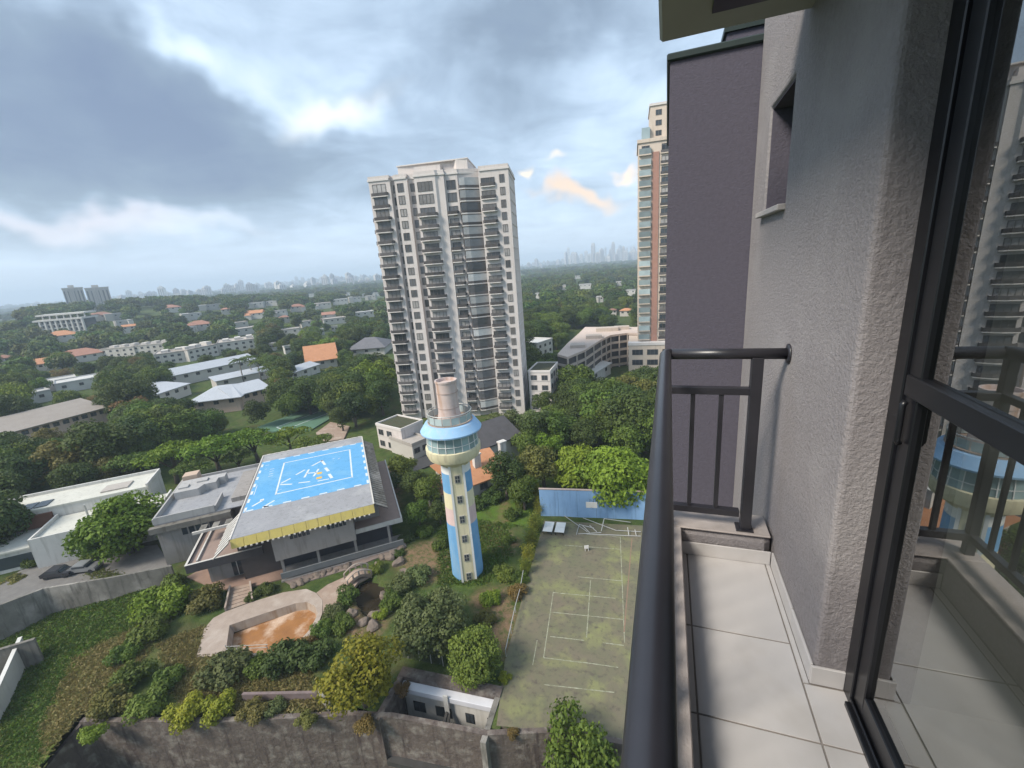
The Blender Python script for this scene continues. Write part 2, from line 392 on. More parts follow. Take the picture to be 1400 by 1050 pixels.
# ------------------------------------------------------------------ sports court
CT = [(RET[4][0]+0.6, RET[4][1]+.9), xy(690, 905), xy(730, 760), xy(744, 712), (8.0, 65.6), (12.0, 31.5), (3.0, RET[-2][1]+.7)]
m_court = mat('mossy court slab', (0.115, 0.125, 0.070), (0.165, 0.132, 0.098), 0.30, bump=.35, bscale=6, c3=(0.20, 0.205, 0.090), scale3=.24, stain=(0.08, 0.066, 0.055), detail=10, sharp=.3)
b = MB(); b.prism(CT, -0.4, 0.06); court = b.build('sports_court', m_court); tag(court, kind='structure')
m_line = mat('worn court paint', (0.36, 0.36, 0.27), (0.15, 0.15, 0.09), 2.1, rough=.8, sharp=.8, detail=9)
m_lineR = mat('faded red court paint', (0.28, 0.16, 0.11), (0.17, 0.13, 0.09), 1.4, rough=.8)
def cz(p): return (680+p[0]*220/825, 680+p[1]*280/1050)
LINES = [((287, 484), (237, 820), 0), ((237, 822), (435, 846), 0), ((270, 713), (445, 733), 0), ((272, 588), (648, 626), 0), ((412, 407), (637, 428), 0), ((287, 488), (605, 517), 0),
         ((478, 425), (457, 720), 0), ((630, 200), (652, 745), 0), ((345, 245), (632, 266), 0), ((468, 190), (632, 204), 0), ((540, 745), (648, 759), 0), ((204, 732), (181, 860), 0), ((240, 960), (600, 1000), 0), ((690, 210), (650, 690), 1), ((435, 845), (620, 872), 0)]
for i, (p, q, red) in enumerate(LINES):
    p, q = G(*cz(p), .064), G(*cz(q), .064); p.z = q.z = .066+.001*(i % 5)
    b = MB(); t = (q-p).normalized(); n = Vector((-t.y, t.x, 0))*(.055 if not red else .07)
    b.add([p-n, q-n, q+n, p+n], [(0, 1, 2, 3)]); b.build('painted_line', m_lineR if red else m_line, court)

# ------------------------------------------------------------------ retaining wall, in sections
rw = thing('retaining_wall', 'long stained grey retaining wall below the garden and court', 'wall', (RET[0][0], RET[0][1], -9))
def wall_section(a, b_, z0, z1, w, parent, name, m_, z1b=None, ext=0.0):
    a, b_ = Vector((*a, 0)), Vector((*b_, 0)); o = Vector(parent.location) if parent else Vector((0, 0, 0))
    t = (b_-a).normalized(); n = Vector((-t.y, t.x, 0))*w/2; a = a-t*ext; b_ = b_+t*ext
    mb = MB(); mb.prism([tuple((v-o)[:2]) for v in (a-n, b_-n, b_+n, a+n)], z0-o.z, [zz-o.z for zz in ((z1, z1b if z1b is not None else z1, z1b if z1b is not None else z1, z1))])
    return mb.build(name, m_, parent)
for k, (p, q) in enumerate(zip(RET, RET[1:])):
    n = max(1, int(math.hypot(q[0]-p[0], q[1]-p[1])/5.0))
    for i in range(n):
        a = (p[0]+(q[0]-p[0])*i/n, p[1]+(q[1]-p[1])*i/n); c = (p[0]+(q[0]-p[0])*(i+1)/n, p[1]+(q[1]-p[1])*(i+1)/n)
        wall_section(a, c, -9, .12+.03*random.random(), .5+.02*(i % 2), rw, 'wall_section', m_retain)
wall_section(RET[0], (RET[0][0]-1.5, RET[0][1]-8), -9, -.1, .45, rw, 'wall_return', m_retain, z1b=-5.0)
# openings in the lower wall
for (px, py) in ((708, 1018), (735, 1022)):
    pass

# ------------------------------------------------------------------ sunken white outbuilding
p0, p1 = Vector((*PIT[0], 0)), Vector((*PIT[1], 0)); ax = (p1-p0); ln = ax.length; yaw = math.atan2(ax.y, ax.x)
b = MB(); b.prism([(x, y) for x, y in PITZ], -5.6, -5.05); o = b.build('pit_floor', mat('dark pit floor', (.06, .058, .055), (.04, .038, .036), 1)); tag(o, kind='structure')  # pit bottom slab in dark concrete tones
sh = thing('sunken_outbuilding', 'low white outbuilding sunk in a pit below the fence and dome-shaped tree', 'building', (p0.x, p0.y, -5.2), yaw)
b = MB(); b.box(0, ln, 0, .3, 0, 4.3); b.build('wall', m_white, sh)
b = MB(); b.box(-.25, ln+.2, -.35, .55, 4.3, 4.95, .04); b.build('parapet', mat('lilac white render', (0.60, 0.60, 0.63), (0.52, 0.52, 0.55), 1), sh)
b = MB(); b.box(0, 1.25, -.06, .0, 0, 1.25); b.m(1).box(.08, 1.17, -.09, -.061, .08, 1.17); b.m(0).box(.6, .65, -.11, -.091, .08, 1.17); wmesh = b.mesh('window', [m_dark, m_glass])
for u, s in ((.9, 1.1), (3.5, 1.45), (6.9, .75), (9.3, .8)):
    w = inst('window', wmesh, sh, (u, 0, 1.75), 0, (s, 1, 1.05 if s > 1 else 1.0))
b = MB(); b.box(4.85, 5.35, -.5, -.36, 2.6, 5.3); b.build('downpipe_box', m_white, sh)
for q in (((5.1, -.4, 3.2), (4.3, -3.4, -.4)), ((5.25, -.4, 3.0), (5.6, -3.5, -.4))):
    b = MB(); b.bar(q[0], q[1], .28, .28); b.build('brace', mat('dark old timber', (.10, .095, .09), (.07, .065, .06), 2), sh)
pit_w = thing('pit_wall', 'concrete side walls of the pit round the sunken outbuilding', 'wall', (p0.x, p0.y, -5.2), yaw)
b = MB(); b.box(-.9, -.27, -4.2, 1.0, 0, 5.35); b.build('side_wall', m_retain, pit_w)
b = MB(); b.box(ln+.25, ln+.8, -3.9, 1.0, 0, 5.30); b.build('side_wall', m_conc, pit_w)
b = MB(); b.box(-.9, ln+.8, .56, 1.7, 3.0, 5.42); b.build('back_wall', m_retain, pit_w)

# ------------------------------------------------------------------ pool and deck
def ring(outer, inner, z0, z1, name, m_, parent=None):
    bm = bmesh.new()
    def loop(P): 
        vs = [bm.verts.new((x, y, z1)) for x, y in P]; return vs, [bm.edges.new((vs[i], vs[(i+1) % len(vs)])) for i in range(len(vs))]
    vo, eo = loop(outer); vi, ei = loop(inner)
    bmesh.ops.triangle_fill(bm, use_beauty=True, edges=eo+ei)
    for f in [f for f in bm.faces if inpoly(*f.calc_center_median()[:2], inner)]: bm.faces.remove(f)
    for vs in (vo, vi):
        lo = [bm.verts.new((v.co.x, v.co.y, z0)) for v in vs]
        for i in range(len(vs)): j = (i+1) % len(vs); bm.faces.new((vs[i], vs[j], lo[j], lo[i]))
    bmesh.ops.recalc_face_normals(bm, faces=bm.faces)
    me = bpy.data.meshes.new(name); bm.to_mesh(me); bm.free(); me.materials.append(m_)
    return link(bpy.data.objects.new(name, me), parent)
pool = thing('swimming_pool', 'drained swimming pool with rusty orange stained bottom', 'pool', (0, 0, 0))
m_deck = mat('pale pool deck', (0.38, 0.31, 0.26), (0.29, 0.23, 0.19), 0.9, c3=(0.44, 0.38, 0.33), bump=.25, bscale=6)
ring(DECK_OUT, POOL, -.3, .13, 'deck', m_deck, pool)
b = MB(); cx = sum(p[0] for p in POOL)/len(POOL); cyy = sum(p[1] for p in POOL)/len(POOL)
inn = [(cx+(x-cx)*1.0, cyy+(y-cyy)*1.0) for x, y in POOL]; n = len(inn)
b.add([(x, y, .10) for x, y in inn]+[(cx+(x-cx)*.96, cyy+(y-cyy)*.96, -1.05) for x, y in inn], [(i, (i+1) % n, n+(i+1) % n, n+i) for i in range(n)])
b.build('basin_wall', mat('old pool render', (0.42, 0.36, 0.30), (0.32, 0.25, 0.20), .8, stain=(0.26, 0.17, 0.10)), pool)
b = MB(); b.add([(cx+(x-cx)*.98, cyy+(y-cyy)*.98, -1.0-.25*(1 if y < cyy else 0)) for x, y in inn], [tuple(range(n))])
b.build('basin_floor', mat('rusty pool floor', (0.36, 0.17, 0.06), (0.20, 0.09, 0.035), .55, c3=(0.52, 0.38, 0.28), scale3=.35, rough=.5, sharp=.1), pool)
b = MB(); 
for k in range(2): b.tube([G(309, 884+k*4, .5), G(366, 881+k*4, .5)], .035, 6)
for px in (310, 338, 366): b.tube([G(px, 889, .1), G(px, 889, .1)+Vector((0, 0, .8))], .04, 6)
b.build('handrail', m_galv, pool)
b = MB(); b.prism([xy(433, 811), xy(448, 800), xy(470, 790), xy(497, 777), xy(508, 786), xy(490, 796), xy(478, 812), xy(466, 840), xy(452, 842), xy(442, 838), xy(441, 822)], -.3, .10); path = b.build('paved_path', m_pave); tag(path, kind='structure')
b = MB(); b.prism([xy(255, 790), xy(283, 775), xy(352, 757), xy(392, 770), xy(388, 792), xy(345, 803), xy(316, 808), xy(300, 806), xy(280, 800)], -.3, .16); pt = b.build('patio', mat('terracotta patio', (0.30, 0.20, 0.155), (0.23, 0.155, 0.12), 1.0, bump=.2)); tag(pt, kind='structure')
b = MB(); b.prism([xy(385, 793), xy(392, 771), xy(553, 733), xy(556, 748), xy(480, 778), xy(400, 802)], -.3, .14); pt = b.build('gallery_floor', mat('gallery floor', (0.25, 0.19, 0.165), (0.20, 0.16, 0.14), 1.0)); tag(pt, kind='structure')
st = thing('garden_steps', 'wide stone steps down from the helipad building to the pool', 'steps', tuple(G(312, 836)))
a0, a1, c0, c1 = G(316, 806), G(343, 800), G(309, 836), G(346, 823)
for k in range(6):
    f0, f1 = k/6, (k+.93)/6; P = [a0.lerp(c0, f0), a1.lerp(c1, f0), a1.lerp(c1, f1), a0.lerp(c0, f1)]; o_ = Vector(st.location)
    b = MB(); b.prism([tuple((p-o_)[:2]) for p in P], -.3, .30-.03*k); b.build('step', m_pave, st)
for (p, q) in ((a0, c0), (a1, c1)):
    b = MB(); b.bar(p-o_+Vector((0, 0, .35)), q-o_+Vector((0, 0, .25)), .22, .8); b.build('side_wall', m_deck, st)

# pond and footbridge
m_water = mat('dark pond water', (0.022, 0.018, 0.012), (0.04, 0.03, 0.018), .5, rough=.15, spec=.5)
b = MB(); b.add([(x, y, -.75) for x, y in [(cx_+(x-cx_)*1.15, cy_+(y-cy_)*1.15) for cx_, cy_ in [(sum(p[0] for p in POND)/len(POND), sum(p[1] for p in POND)/len(POND))] for x, y in POND]], [tuple(range(len(POND)))])
w_ = b.build('pond_water', m_water); tag(w_, kind='structure')
A, B = G(474, 797), G(506, 783); fb = thing('stone_footbridge', 'small arched stone footbridge over the dark pond', 'bridge', tuple(A), math.atan2(B.y-A.y, B.x-A.x)); L_ = (B-A).length
nseg = 8; 
b = MB(); P = [(L_*i/nseg, .25+.75*math.sin(math.pi*i/nseg)) for i in range(nseg+1)]; Q = [(L_*i/nseg, -.35+.95*math.sin(math.pi*i/nseg)) for i in range(nseg+1)]
vs = [(x, y, z) for y in (-.9, .9) for (x, z) in P+Q]; k = 2*(nseg+1)
fs = []
for i in range(nseg): fs += [(i, i+1, k+i+1, k+i), (nseg+1+i, nseg+2+i, k+nseg+2+i, k+nseg+1+i), (i, i+1, nseg+2+i, nseg+1+i), (k+i, k+i+1, k+nseg+2+i, k+nseg+1+i)]
b.add(vs, fs); b.build('arch', m_pave, fb)
for y in (-.9, .9):
    b = MB(); b.tube([(x, y, z+.75) for x, z in P], .09, 6); b.build('parapet_rail', m_deck, fb)
    for i in range(0, nseg+1, 2):
        b = MB(); b.box(P[i][0]-.1, P[i][0]+.1, y-.1, y+.1, P[i][1]-.05, P[i][1]+.72); b.build('baluster', m_deck, fb)
# rocks
def rock_mesh(seed):
    rn = random.Random(seed); bm = bmesh.new(); bmesh.ops.create_icosphere(bm, subdivisions=2, radius=1)
    for v in bm.verts:
        k_ = 1+.28*math.sin(v.co.x*3+seed)*math.cos(v.co.y*2.5+seed*2)+rn.uniform(-.1, .1); v.co *= k_; v.co.z *= .62
    me = bpy.data.meshes.new('rock'); bm.to_mesh(me); bm.free(); me.materials.append(mat('brown grey rock', (0.21, 0.165, 0.135), (0.125, 0.10, 0.082), 1.2, bump=.6, bscale=4, bdist=.1)); return me
rocks = [rock_mesh(s) for s in range(4)]
RK = [(402+i*8.2, 800-i*2.9+random.uniform(-2, 2), random.uniform(.4, .8), 0) for i in range(10)]+[(500+i*8, 785-i*6+random.uniform(-4, 4), random.uniform(.5, 1.0), 0) for i in range(7)]+[(514, 842, .9, 1), (525, 815, .7, 1), (497, 852, .8, 1), (510, 858, .9, 1), (545, 770, 1.0, 0), (552, 785, .9, 0), (482, 840, .8, 1), (530, 835, .8, 1)]
for i, (px, py, s, w) in enumerate(RK):
    g = G(px, py); o = inst('rock', rocks[i % 4], None, (g.x, g.y, .2*s), random.uniform(0, 6), (s, s*.8, s))
    tag(o, 'brown-grey boulder in the rock edging below the gallery' if not w else 'weathered boulder beside the dark pond', 'rock', 'boulders edging the gallery' if not w else 'boulders round the pond')

# ------------------------------------------------------------------ walls on the left
cw = thing('boundary_wall', 'mould-streaked concrete boundary wall above the grass slope', 'wall', tuple(G(0, 856)))
pts = [xy(-40, 870), xy(0, 856), xy(70, 828), xy(150, 815), xy(242, 797)]
for p, q in zip(pts, pts[1:]):
    n = max(1, int(math.hypot(q[0]-p[0], q[1]-p[1])/3.2))
    for i in range(n):
        a = tuple(p[k]+(q[k]-p[k])*i/n for k in (0, 1)); c = tuple(p[k]+(q[k]-p[k])*(i+1)/n for k in (0, 1))
        wall_section(a, c, -2, 3.0+.04*(i % 2), .3, cw, 'wall_panel', m_conc)
for i, (px, py, z0, q, z1, hh, lab) in enumerate([(-5, 996, -3.6, (38, 894), -1.6, 2.6, 'pale cream garden wall at the foot of the grass slope'), (-5, 912, -1.2, (56, 893), -1.0, 2.2, 'low pale grey retaining wall below the streaked boundary wall')]):
    a = G(px, py, z0); c = G(*q, z1)
    w = thing('garden_wall', lab, 'wall', (a.x, a.y, z0))
    wall_section((a.x, a.y), (c.x, c.y), -8, z0+hh, .3, w, 'wall_panel', m_offwhite if i == 0 else m_conc, z1b=z1+hh)
    b = MB(); o_ = Vector(w.location); b.bar(Vector((a.x, a.y, z0+hh+.05))-o_, Vector((c.x, c.y, z1+hh+.05))-o_, .42, .12); b.build('coping', m_white if i == 0 else m_conc, w)

# low dark wall in the lower garden
lw = thing('planter_wall', 'low mauve-brown masonry wall below the drained pool', 'wall', tuple(G(334, 955)))
wall_section(xy(334, 957), xy(438, 955), -.5, .9, .3, lw, 'wall_panel', mat('mauve brown masonry', (0.20, 0.15, 0.145), (0.14, 0.11, 0.105), 1.2, bump=.3))
wall_section(xy(438, 955), xy(452, 972), -.5, .95, .34, lw, 'end_wall', m_conc)

# blue court wall, with backboard
bw0, bw1 = Vector((*xy(739, 705), 0)), Vector((8.5, 67.6, 0))
bw = thing('court_wall', 'sky blue painted masonry wall behind the sports court', 'wall', tuple(bw0), math.atan2(bw1.y-bw0.y, bw1.x-bw0.x)); BL = (bw1-bw0).length
m_blue = mat('sky blue wall paint', (0.235, 0.385, 0.60), (0.20, 0.34, 0.55), .8, stain=(0.15, 0.25, 0.40), bump=.1, rough=.8)
nb = 9
for i in range(nb):
    b = MB(); b.box(BL*i/nb+.015, BL*(i+1)/nb-.015, 0, .25, -.2, 5.0+.03*(i % 3)); b.build('wall_panel', m_blue, bw)
b = MB(); b.box(-.05, BL, -.06, .31, 5.07, 5.2); b.build('coping', mat('pinkish coping', (.45, .36, .32), (.36, .29, .26), 2), bw)
g = G(809, 690, 3.3); loc = bw.matrix_basis.inverted() @ g
hb = thing('basketball_backboard', 'white basketball backboard with hoop mounted on the blue wall', 'backboard', (g.x, g.y, 2.9), bw.rotation_euler.z)
b = MB(); b.box(-.9, .9, -.75, -.70, .25, 1.3, .02); b.build('board', m_white, hb)
b = MB(); 
for u in (-.3, .3): b.bar((u, -.70, .7), (u, 1.2, .7), .06, .06)
b.build('bracket', m_dark, hb)
b = MB(); b.tube([(.23*math.cos(a)+0, -1.05+.23*math.sin(a), .35) for a in [i*math.pi/8 for i in range(17)]], .012, 5, caps=False); b.build('hoop', m_dark, hb)

# table tennis tables, plastic chair, loose goal frames
def tt(px, py, lab):
    g = G(px, py, .76); a = math.atan2((G(px, py-12, .76)-g).y, (G(px, py-12, .76)-g).x)
    t = thing('table_tennis_table', lab, 'table', (g.x, g.y, .06), rad(95), 'table tennis tables on the court')
    m_tt = mat('white table top', (.68, .68, .66), (.6, .6, .58), 2, rough=.6)
    for k in (0, 1):
        b = MB(); b.box(-1.37+k*1.39, -.02+k*1.39, -.76, .76, .68, .74, .01); b.build('table_half', m_tt, t)
    for x in (-1.1, -.25, .25, 1.1):
        for y in (-.6, .6):
            b = MB(); b.box(x-.04, x+.04, y-.04, y+.04, 0, .68); b.build('leg', m_dark, t)
tt(750, 720, 'white table tennis table next to the bamboo hedge'); tt(766, 721, 'white table tennis table on the side of the court goal frames')
g = G(802, 752, .06)
ch = thing('plastic_chair', 'white plastic chair standing alone on the mossy court', 'chair', tuple(g), rad(200)); m_pl = mat('white plastic', (.7, .68, .66), (.62, .6, .58), 4, rough=.4)
b = MB(); b.box(-.26, .26, -.26, .26, .40, .46, .02); b.build('seat', m_pl, ch)
b = MB(); b.prism([(-.26, .22), (.26, .22), (.26, .29), (-.26, .29)], .46, .95); b.build('backrest', m_pl, ch)
for x in (-.23, .23):
    for y in (-.23, .23): b = MB(); b.bar((x*1.1, y*1.1, 0), (x, y, .42), .05, .05); b.build('leg', m_pl, ch)
    b = MB(); b.bar((x*1.1, -.24, .64), (x*1.1, .26, .66), .06, .04); b.build('armrest', m_pl, ch)
def frame_thing(lab, segs):
    g0 = G(*segs[0][0], .1); t = thing('goal_frame', lab, 'goal frame', tuple(g0))
    for p, q, z0, z1 in segs:
        b = MB(); b.tube([G(*p, z0)-g0, G(*q, z1)-g0], .06, 7); b.build('pipe', m_galv, t)
frame_thing('fallen white pipe goal frame beside the table tennis tables', [((770, 704), (803, 727), .15, .15), ((788, 731), (792, 717), .15, .15), ((792, 717), (812, 722), .9, .2), ((790, 730), (822, 728), .15, .15), ((796, 718), (806, 728), .9, .2), ((806, 718), (816, 727), .9, .2)])
frame_thing('collapsed long pipe goal frame at the foot of the blue wall', [((797, 708), (842, 725), .2, .2), ((842, 725), (876, 727), .2, .2), ((802, 730), (876, 733), .15, .15), ((858, 721), (860, 733), .9, .15), ((822, 726), (826, 709), .2, 1.4), ((826, 709), (862, 714), 1.4, .3), ((868, 724), (870, 733), .9, .15)])
def low_rail(lab, pts):
    g0 = G(*pts[0], .0); t = thing('low_rail', lab, 'railing', tuple(g0)); P = [G(*p, 0)-g0+Vector((0, 0, 1.0)) for p in pts]
    b = MB(); b.tube(P, .05, 6); b.build('top_rail', m_galv, t)
    for p in P: b = MB(); b.tube([p-Vector((0, 0, 1.05)), p], .05, 6); b.build('post', m_galv, t)
low_rail('thin white pipe rail along the court edge near the dry bush', [(716, 788), (712, 812), (705, 838), (699, 866), (692, 898)])
# fence above the outbuilding
fa, fb_ = G(543, 897), G(606, 910); fn = thing('mesh_fence', 'dark wire mesh fence with posts in front of the dome-shaped tree', 'fence', tuple(fa), math.atan2((fb_-fa).y, (fb_-fa).x)); FL = (fb_-fa).length
m_wire = mat('dark wire', (.05, .055, .05), (.035, .04, .035), 4)
for i in range(5): b = MB(); b.tube([(FL*i/4, 0, -.3), (FL*i/4, 0, 2.1)], .05, 6); b.build('post', m_galv, fn)
b = MB(); b.tube([(0, 0, 2.05), (FL, 0, 2.05)], .04, 6); b.build('top_rail', m_galv, fn)
b = MB()
for i in range(int(FL/.22)): b.box(i*.22, i*.22+.022, -.011, .011, 0, 2.02)
for i in range(10): b.box(0, FL, -.009, .009, .05+i*.21, .072+i*.21)
o = b.build('wire_mesh', m_wire, fn); o['kind'] = 'stuff'
# ================================================================== own building and balcony (z relative to the eye)
m_stucco = mat('grey stucco', (0.325, 0.302, 0.308), (0.258, 0.238, 0.244), 45, bump=1.0, bscale=70, bdist=.012, bdetail=10, rough=.95, c3=(0.35, 0.327, 0.33), scale3=1.4, spec=.15)
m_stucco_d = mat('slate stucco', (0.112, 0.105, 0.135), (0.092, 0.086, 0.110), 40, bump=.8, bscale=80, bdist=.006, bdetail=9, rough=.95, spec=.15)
m_soffit = mat('soffit paint', (0.40, 0.385, 0.35), (0.35, 0.335, 0.30), 1.5, bump=.3, bscale=60, bdist=.003)
m_sill = mat('pale granite', (0.50, 0.46, 0.44), (0.36, 0.33, 0.32), 60, bump=.3, bscale=90, bdist=.002, rough=.7)
m_black = mat('black aluminium', (0.008, 0.0085, 0.011), (0.011, 0.012, 0.015), 8, rough=.32, spec=.45)
m_rail = mat('charcoal painted steel', (0.017, 0.017, 0.022), (0.028, 0.027, 0.034), 5, rough=.36, spec=.6, bump=.15, bscale=90, bdist=.001)
m_tile = mat('white floor tile', (0.58, 0.56, 0.555), (0.53, 0.51, 0.50), 1.8, rough=.35, spec=.4, rand=.03, c3=(0.49, 0.465, 0.445), scale3=2.6, detail=9)
m_grout = mat('grey grout', (0.30, 0.27, 0.25), (0.22, 0.20, 0.18), 20)
FL0 = -1.55
ab = thing('apartment_building', 'grey stucco apartment building with the balcony, slit window and slate wing', 'building', (0, 0, CAM_Z))
WX = .53; YR = 1.505; WY = 3.45
# wall beside the balcony with a slit window, as pieces round the opening
def wallpiece(y0, y1, z0, z1): b = MB(); b.box(WX, WX+.30, y0, y1, z0, z1); return b
WIN = (2.55, 3.05, .185, .725)
b = MB(); 
def grid_wall():
    ys = [YR, WIN[0], WIN[1], WY]; zs = [-51, WIN[2], WIN[3], 4.0]; vs = []; fs = []
    for x in (WX, WX+.30):
        for y in ys:
            for z in zs: vs.append((x, y, z))
    I = lambda s, i, j: s*16+i*4+j
    for i in range(3):
        for j in range(3):
            if i == 1 and j == 1: continue
            fs += [(I(0, i, j), I(0, i+1, j), I(0, i+1, j+1), I(0, i, j+1)), (I(1, i, j), I(1, i, j+1), I(1, i+1, j+1), I(1, i+1, j))]
    for k in range(3):
        fs += [(I(0, 0, k), I(0, 0, k+1), I(1, 0, k+1), I(1, 0, k)), (I(0, 3, k), I(1, 3, k), I(1, 3, k+1), I(0, 3, k+1)), (I(0, k, 3), I(0, k+1, 3), I(1, k+1, 3), I(1, k, 3)), (I(0, k, 0), I(1, k, 0), I(1, k+1, 0), I(0, k+1, 0))]
    fs += [(I(0, 1, 1), I(0, 2, 1), I(1, 2, 1), I(1, 1, 1)), (I(0, 1, 2), I(1, 1, 2), I(1, 2, 2), I(0, 2, 2)), (I(0, 1, 1), I(1, 1, 1), I(1, 1, 2), I(0, 1, 2)), (I(0, 2, 1), I(0, 2, 2), I(1, 2, 2), I(1, 2, 1))]
    b.add(vs, fs)
grid_wall(); wl = b.build('side_wall', m_stucco, ab)
bv = wl.modifiers.new('soft edges', 'BEVEL'); bv.width = .018; bv.segments = 3; bv.limit_method = 'ANGLE'
b = MB(); b.box(WX+.20, WX+.24, WIN[0]-.02, WIN[1]+.02, WIN[2]-.02, WIN[3]+.02); sw = b.build('slit_window', m_glass, ab)
b = MB(); b.box(WX-.035, WX+.20, WIN[0]-.02, WIN[1]+.04, WIN[2]-.025, WIN[2]+.004, .004); b.build('sill', m_sill, sw)
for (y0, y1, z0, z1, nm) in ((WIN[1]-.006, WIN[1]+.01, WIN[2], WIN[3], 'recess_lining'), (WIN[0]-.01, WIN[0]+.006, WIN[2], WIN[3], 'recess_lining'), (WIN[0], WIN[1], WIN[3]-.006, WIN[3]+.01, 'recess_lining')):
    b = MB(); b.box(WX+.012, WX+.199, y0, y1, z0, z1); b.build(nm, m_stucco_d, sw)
# slate wing
b = MB(); b.box(0.0, 5.0, WY+.001, WY+2.4, -51, 1.19); b.build('slate_wing', m_stucco_d, ab)
b = MB(); b.box(-.02, 5.02, WY-.02, WY+2.42, 1.19, 1.235, .008); b.build('coping', mat('dark green coping', (.03, .045, .042), (.02, .03, .03), 6, rough=.5), ab)
b = MB(); b.box(.40, 4.0, WY+.75, WY+2.3, 1.235, 1.56); b.m(1).box(.38, 4.02, WY+.73, WY+2.32, 1.56, 1.60); b.build('stair_head', [m_stucco_d, MATS['dark green coping']], ab)
# slabs
b = MB(); b.box(-.045, WX+3.5, -2.2, 2.38, .90, 1.10, .012); up_slab = b.build('upper_slab', m_soffit, ab)
b = MB(); b.box(.15, .35, 1.95, 2.18, .885, .905); b.build('soffit_recess', m_black, ab)
b = MB(); b.box(-.05, WX+.0, -2.2, 2.38, -1.80, FL0-.012); b.build('balcony_slab', m_stucco, ab)
# kerbs
b = MB(); b.box(-.05, .095, -2.2, 2.165, FL0-.011, -1.40, .012); b.build('side_kerb', m_stucco, ab)
b = MB(); b.m(0).box(-.05, WX-.012, 2.17, 2.36, FL0-.011, -1.405, .03); b.build('end_kerb', m_sill if False else m_stucco, ab)
b = MB(); b.box(-.048, WX-.016, 2.166, 2.362, -1.403, -1.392, .004); b.build('kerb_cap', mat('rough pale cement', (0.46, 0.41, 0.385), (0.36, 0.32, 0.30), 14, bump=.8, bscale=120, bdist=.003), ab)
b = MB(); b.box(-.048, .097, -2.2, 2.16, -1.3985, -1.390, .004); b.build('kerb_cap', MATS['rough pale cement'], ab)
# floor tiles and skirting
b = MB(); b.box(.0955, WX+.14, -2.2, 2.169, FL0-.010, FL0-.004); b.build('grout_bed', m_grout, ab)
yj = [2.168, 1.668, 1.272, .876, .480, .084, -.312, -.708, -1.104, -1.5, -2.19]
xs = [.0965, .130, .4985, .655]
for y1, y0 in zip(yj, yj[1:]):
    for k, (x0, x1) in enumerate(zip(xs, xs[1:])):
        if k == 2 and y0 > YR-.05: continue
        g2 = .0032
        b = MB(); b.box(x0+g2, x1-g2, y0+g2, (min(y1, YR-.012) if k == 2 else y1)-g2, FL0-.0039, FL0, .0012); b.build('floor_tile', m_tile, ab)
b = MB(); b.box(.4985+.0022, WX-.012, YR-.01, 2.165, FL0-.0039, FL0); b.build('floor_tile', m_tile, ab)
for y1, y0 in ((2.155, 1.78), (1.776, YR+.002)):
    b = MB(); b.box(WX-.0105, WX-.001, y0, y1, FL0+.001, FL0+.078, .002); b.build('skirting_tile', m_tile, ab)
b = MB(); b.box(WX-.010, WX+.094, YR-.0115, YR-.001, FL0+.001, FL0+.078, .002); b.build('skirting_tile', m_tile, ab)
b = MB(); b.box(.0965, WX-.012, 2.157, 2.1655, FL0+.001, FL0+.075, .002); b.build('skirting_tile', m_tile, ab)
# room behind the glass, so that the panes show depth
m_room = mat('room paint', (0.55, 0.54, 0.52), (0.50, 0.49, 0.47), 1)
b = MB(); b.box(.74, 4.2, -2.2, YR+.3, FL0-.2, FL0-.012); b.build('room_floor', m_tile, ab)
b = MB(); b.box(WX+.29, 4.2, YR+.005, YR+.2, FL0-.2, .90); b.build('room_end_wall', m_room, ab)
b = MB(); b.box(4.2, 4.4, -2.3, YR+.2, FL0-.2, .90); b.build('room_back_wall', m_room, ab)
b = MB(); b.box(.70, 4.2, -2.4, -2.2, FL0-.2, .90); b.build('room_side_wall', m_room, ab)
b = MB(); b.box(.52, 4.2, -6.0, -2.2, -51, 4.0); b.build('rear_wall', m_stucco, ab)

# railing
rl = thing('balcony_railing', 'charcoal steel balcony railing with round handrail on low kerb', 'railing', (0, 0, CAM_Z))
RZ = -.475; RX = -.005; YE = 2.22
def smooth_tube(pts, r, n, name):
    b = MB(); b.tube(pts, r, n); o = b.build(name, m_rail, rl, smooth=True); return o
smooth_tube([(RX-.004, -2.15, RZ), (RX-.002, .5, RZ), (RX+.008, YE-.035, RZ), (RX+.014, YE-.012, RZ), (RX+.03, YE, RZ)], .0265, 24, 'handrail')
smooth_tube([(RX+.028, YE, RZ), (WX+.005, YE, RZ)], .0255, 20, 'end_handrail')
b = MB(); b.lathe([(.045, 0), (.045, .006), (.03, .010)], 20); fl = b.build('wall_flange', m_rail, rl, smooth=True); fl.location = (WX-.001, YE, RZ); fl.rotation_euler = (0, -math.pi/2, 0)
def rbar(p, q, w, h, name): b = MB(); b.bar(p, q, w, h); o = b.build(name, m_rail, rl); m2 = o.modifiers.new('edge', 'BEVEL'); m2.width = .003; m2.segments = 2; return o
rbar((.012, YE, -.655), (.385, YE, -.655), .036, .036, 'upper_rail')
rbar((.012, YE, -1.305), (.372, YE, -1.305), .036, .036, 'lower_rail')
rbar((.405, YE, -1.395), (.405, YE, RZ-.015), .048, .048, 'post')
for x in (.135, .262): rbar((x, YE, -1.29), (x, YE, -.67), .021, .021, 'baluster')
b = MB(); b.box(.36, .44, YE-.04, YE+.04, -1.392, -1.386, .002); b.build('base_plate', m_rail, rl)
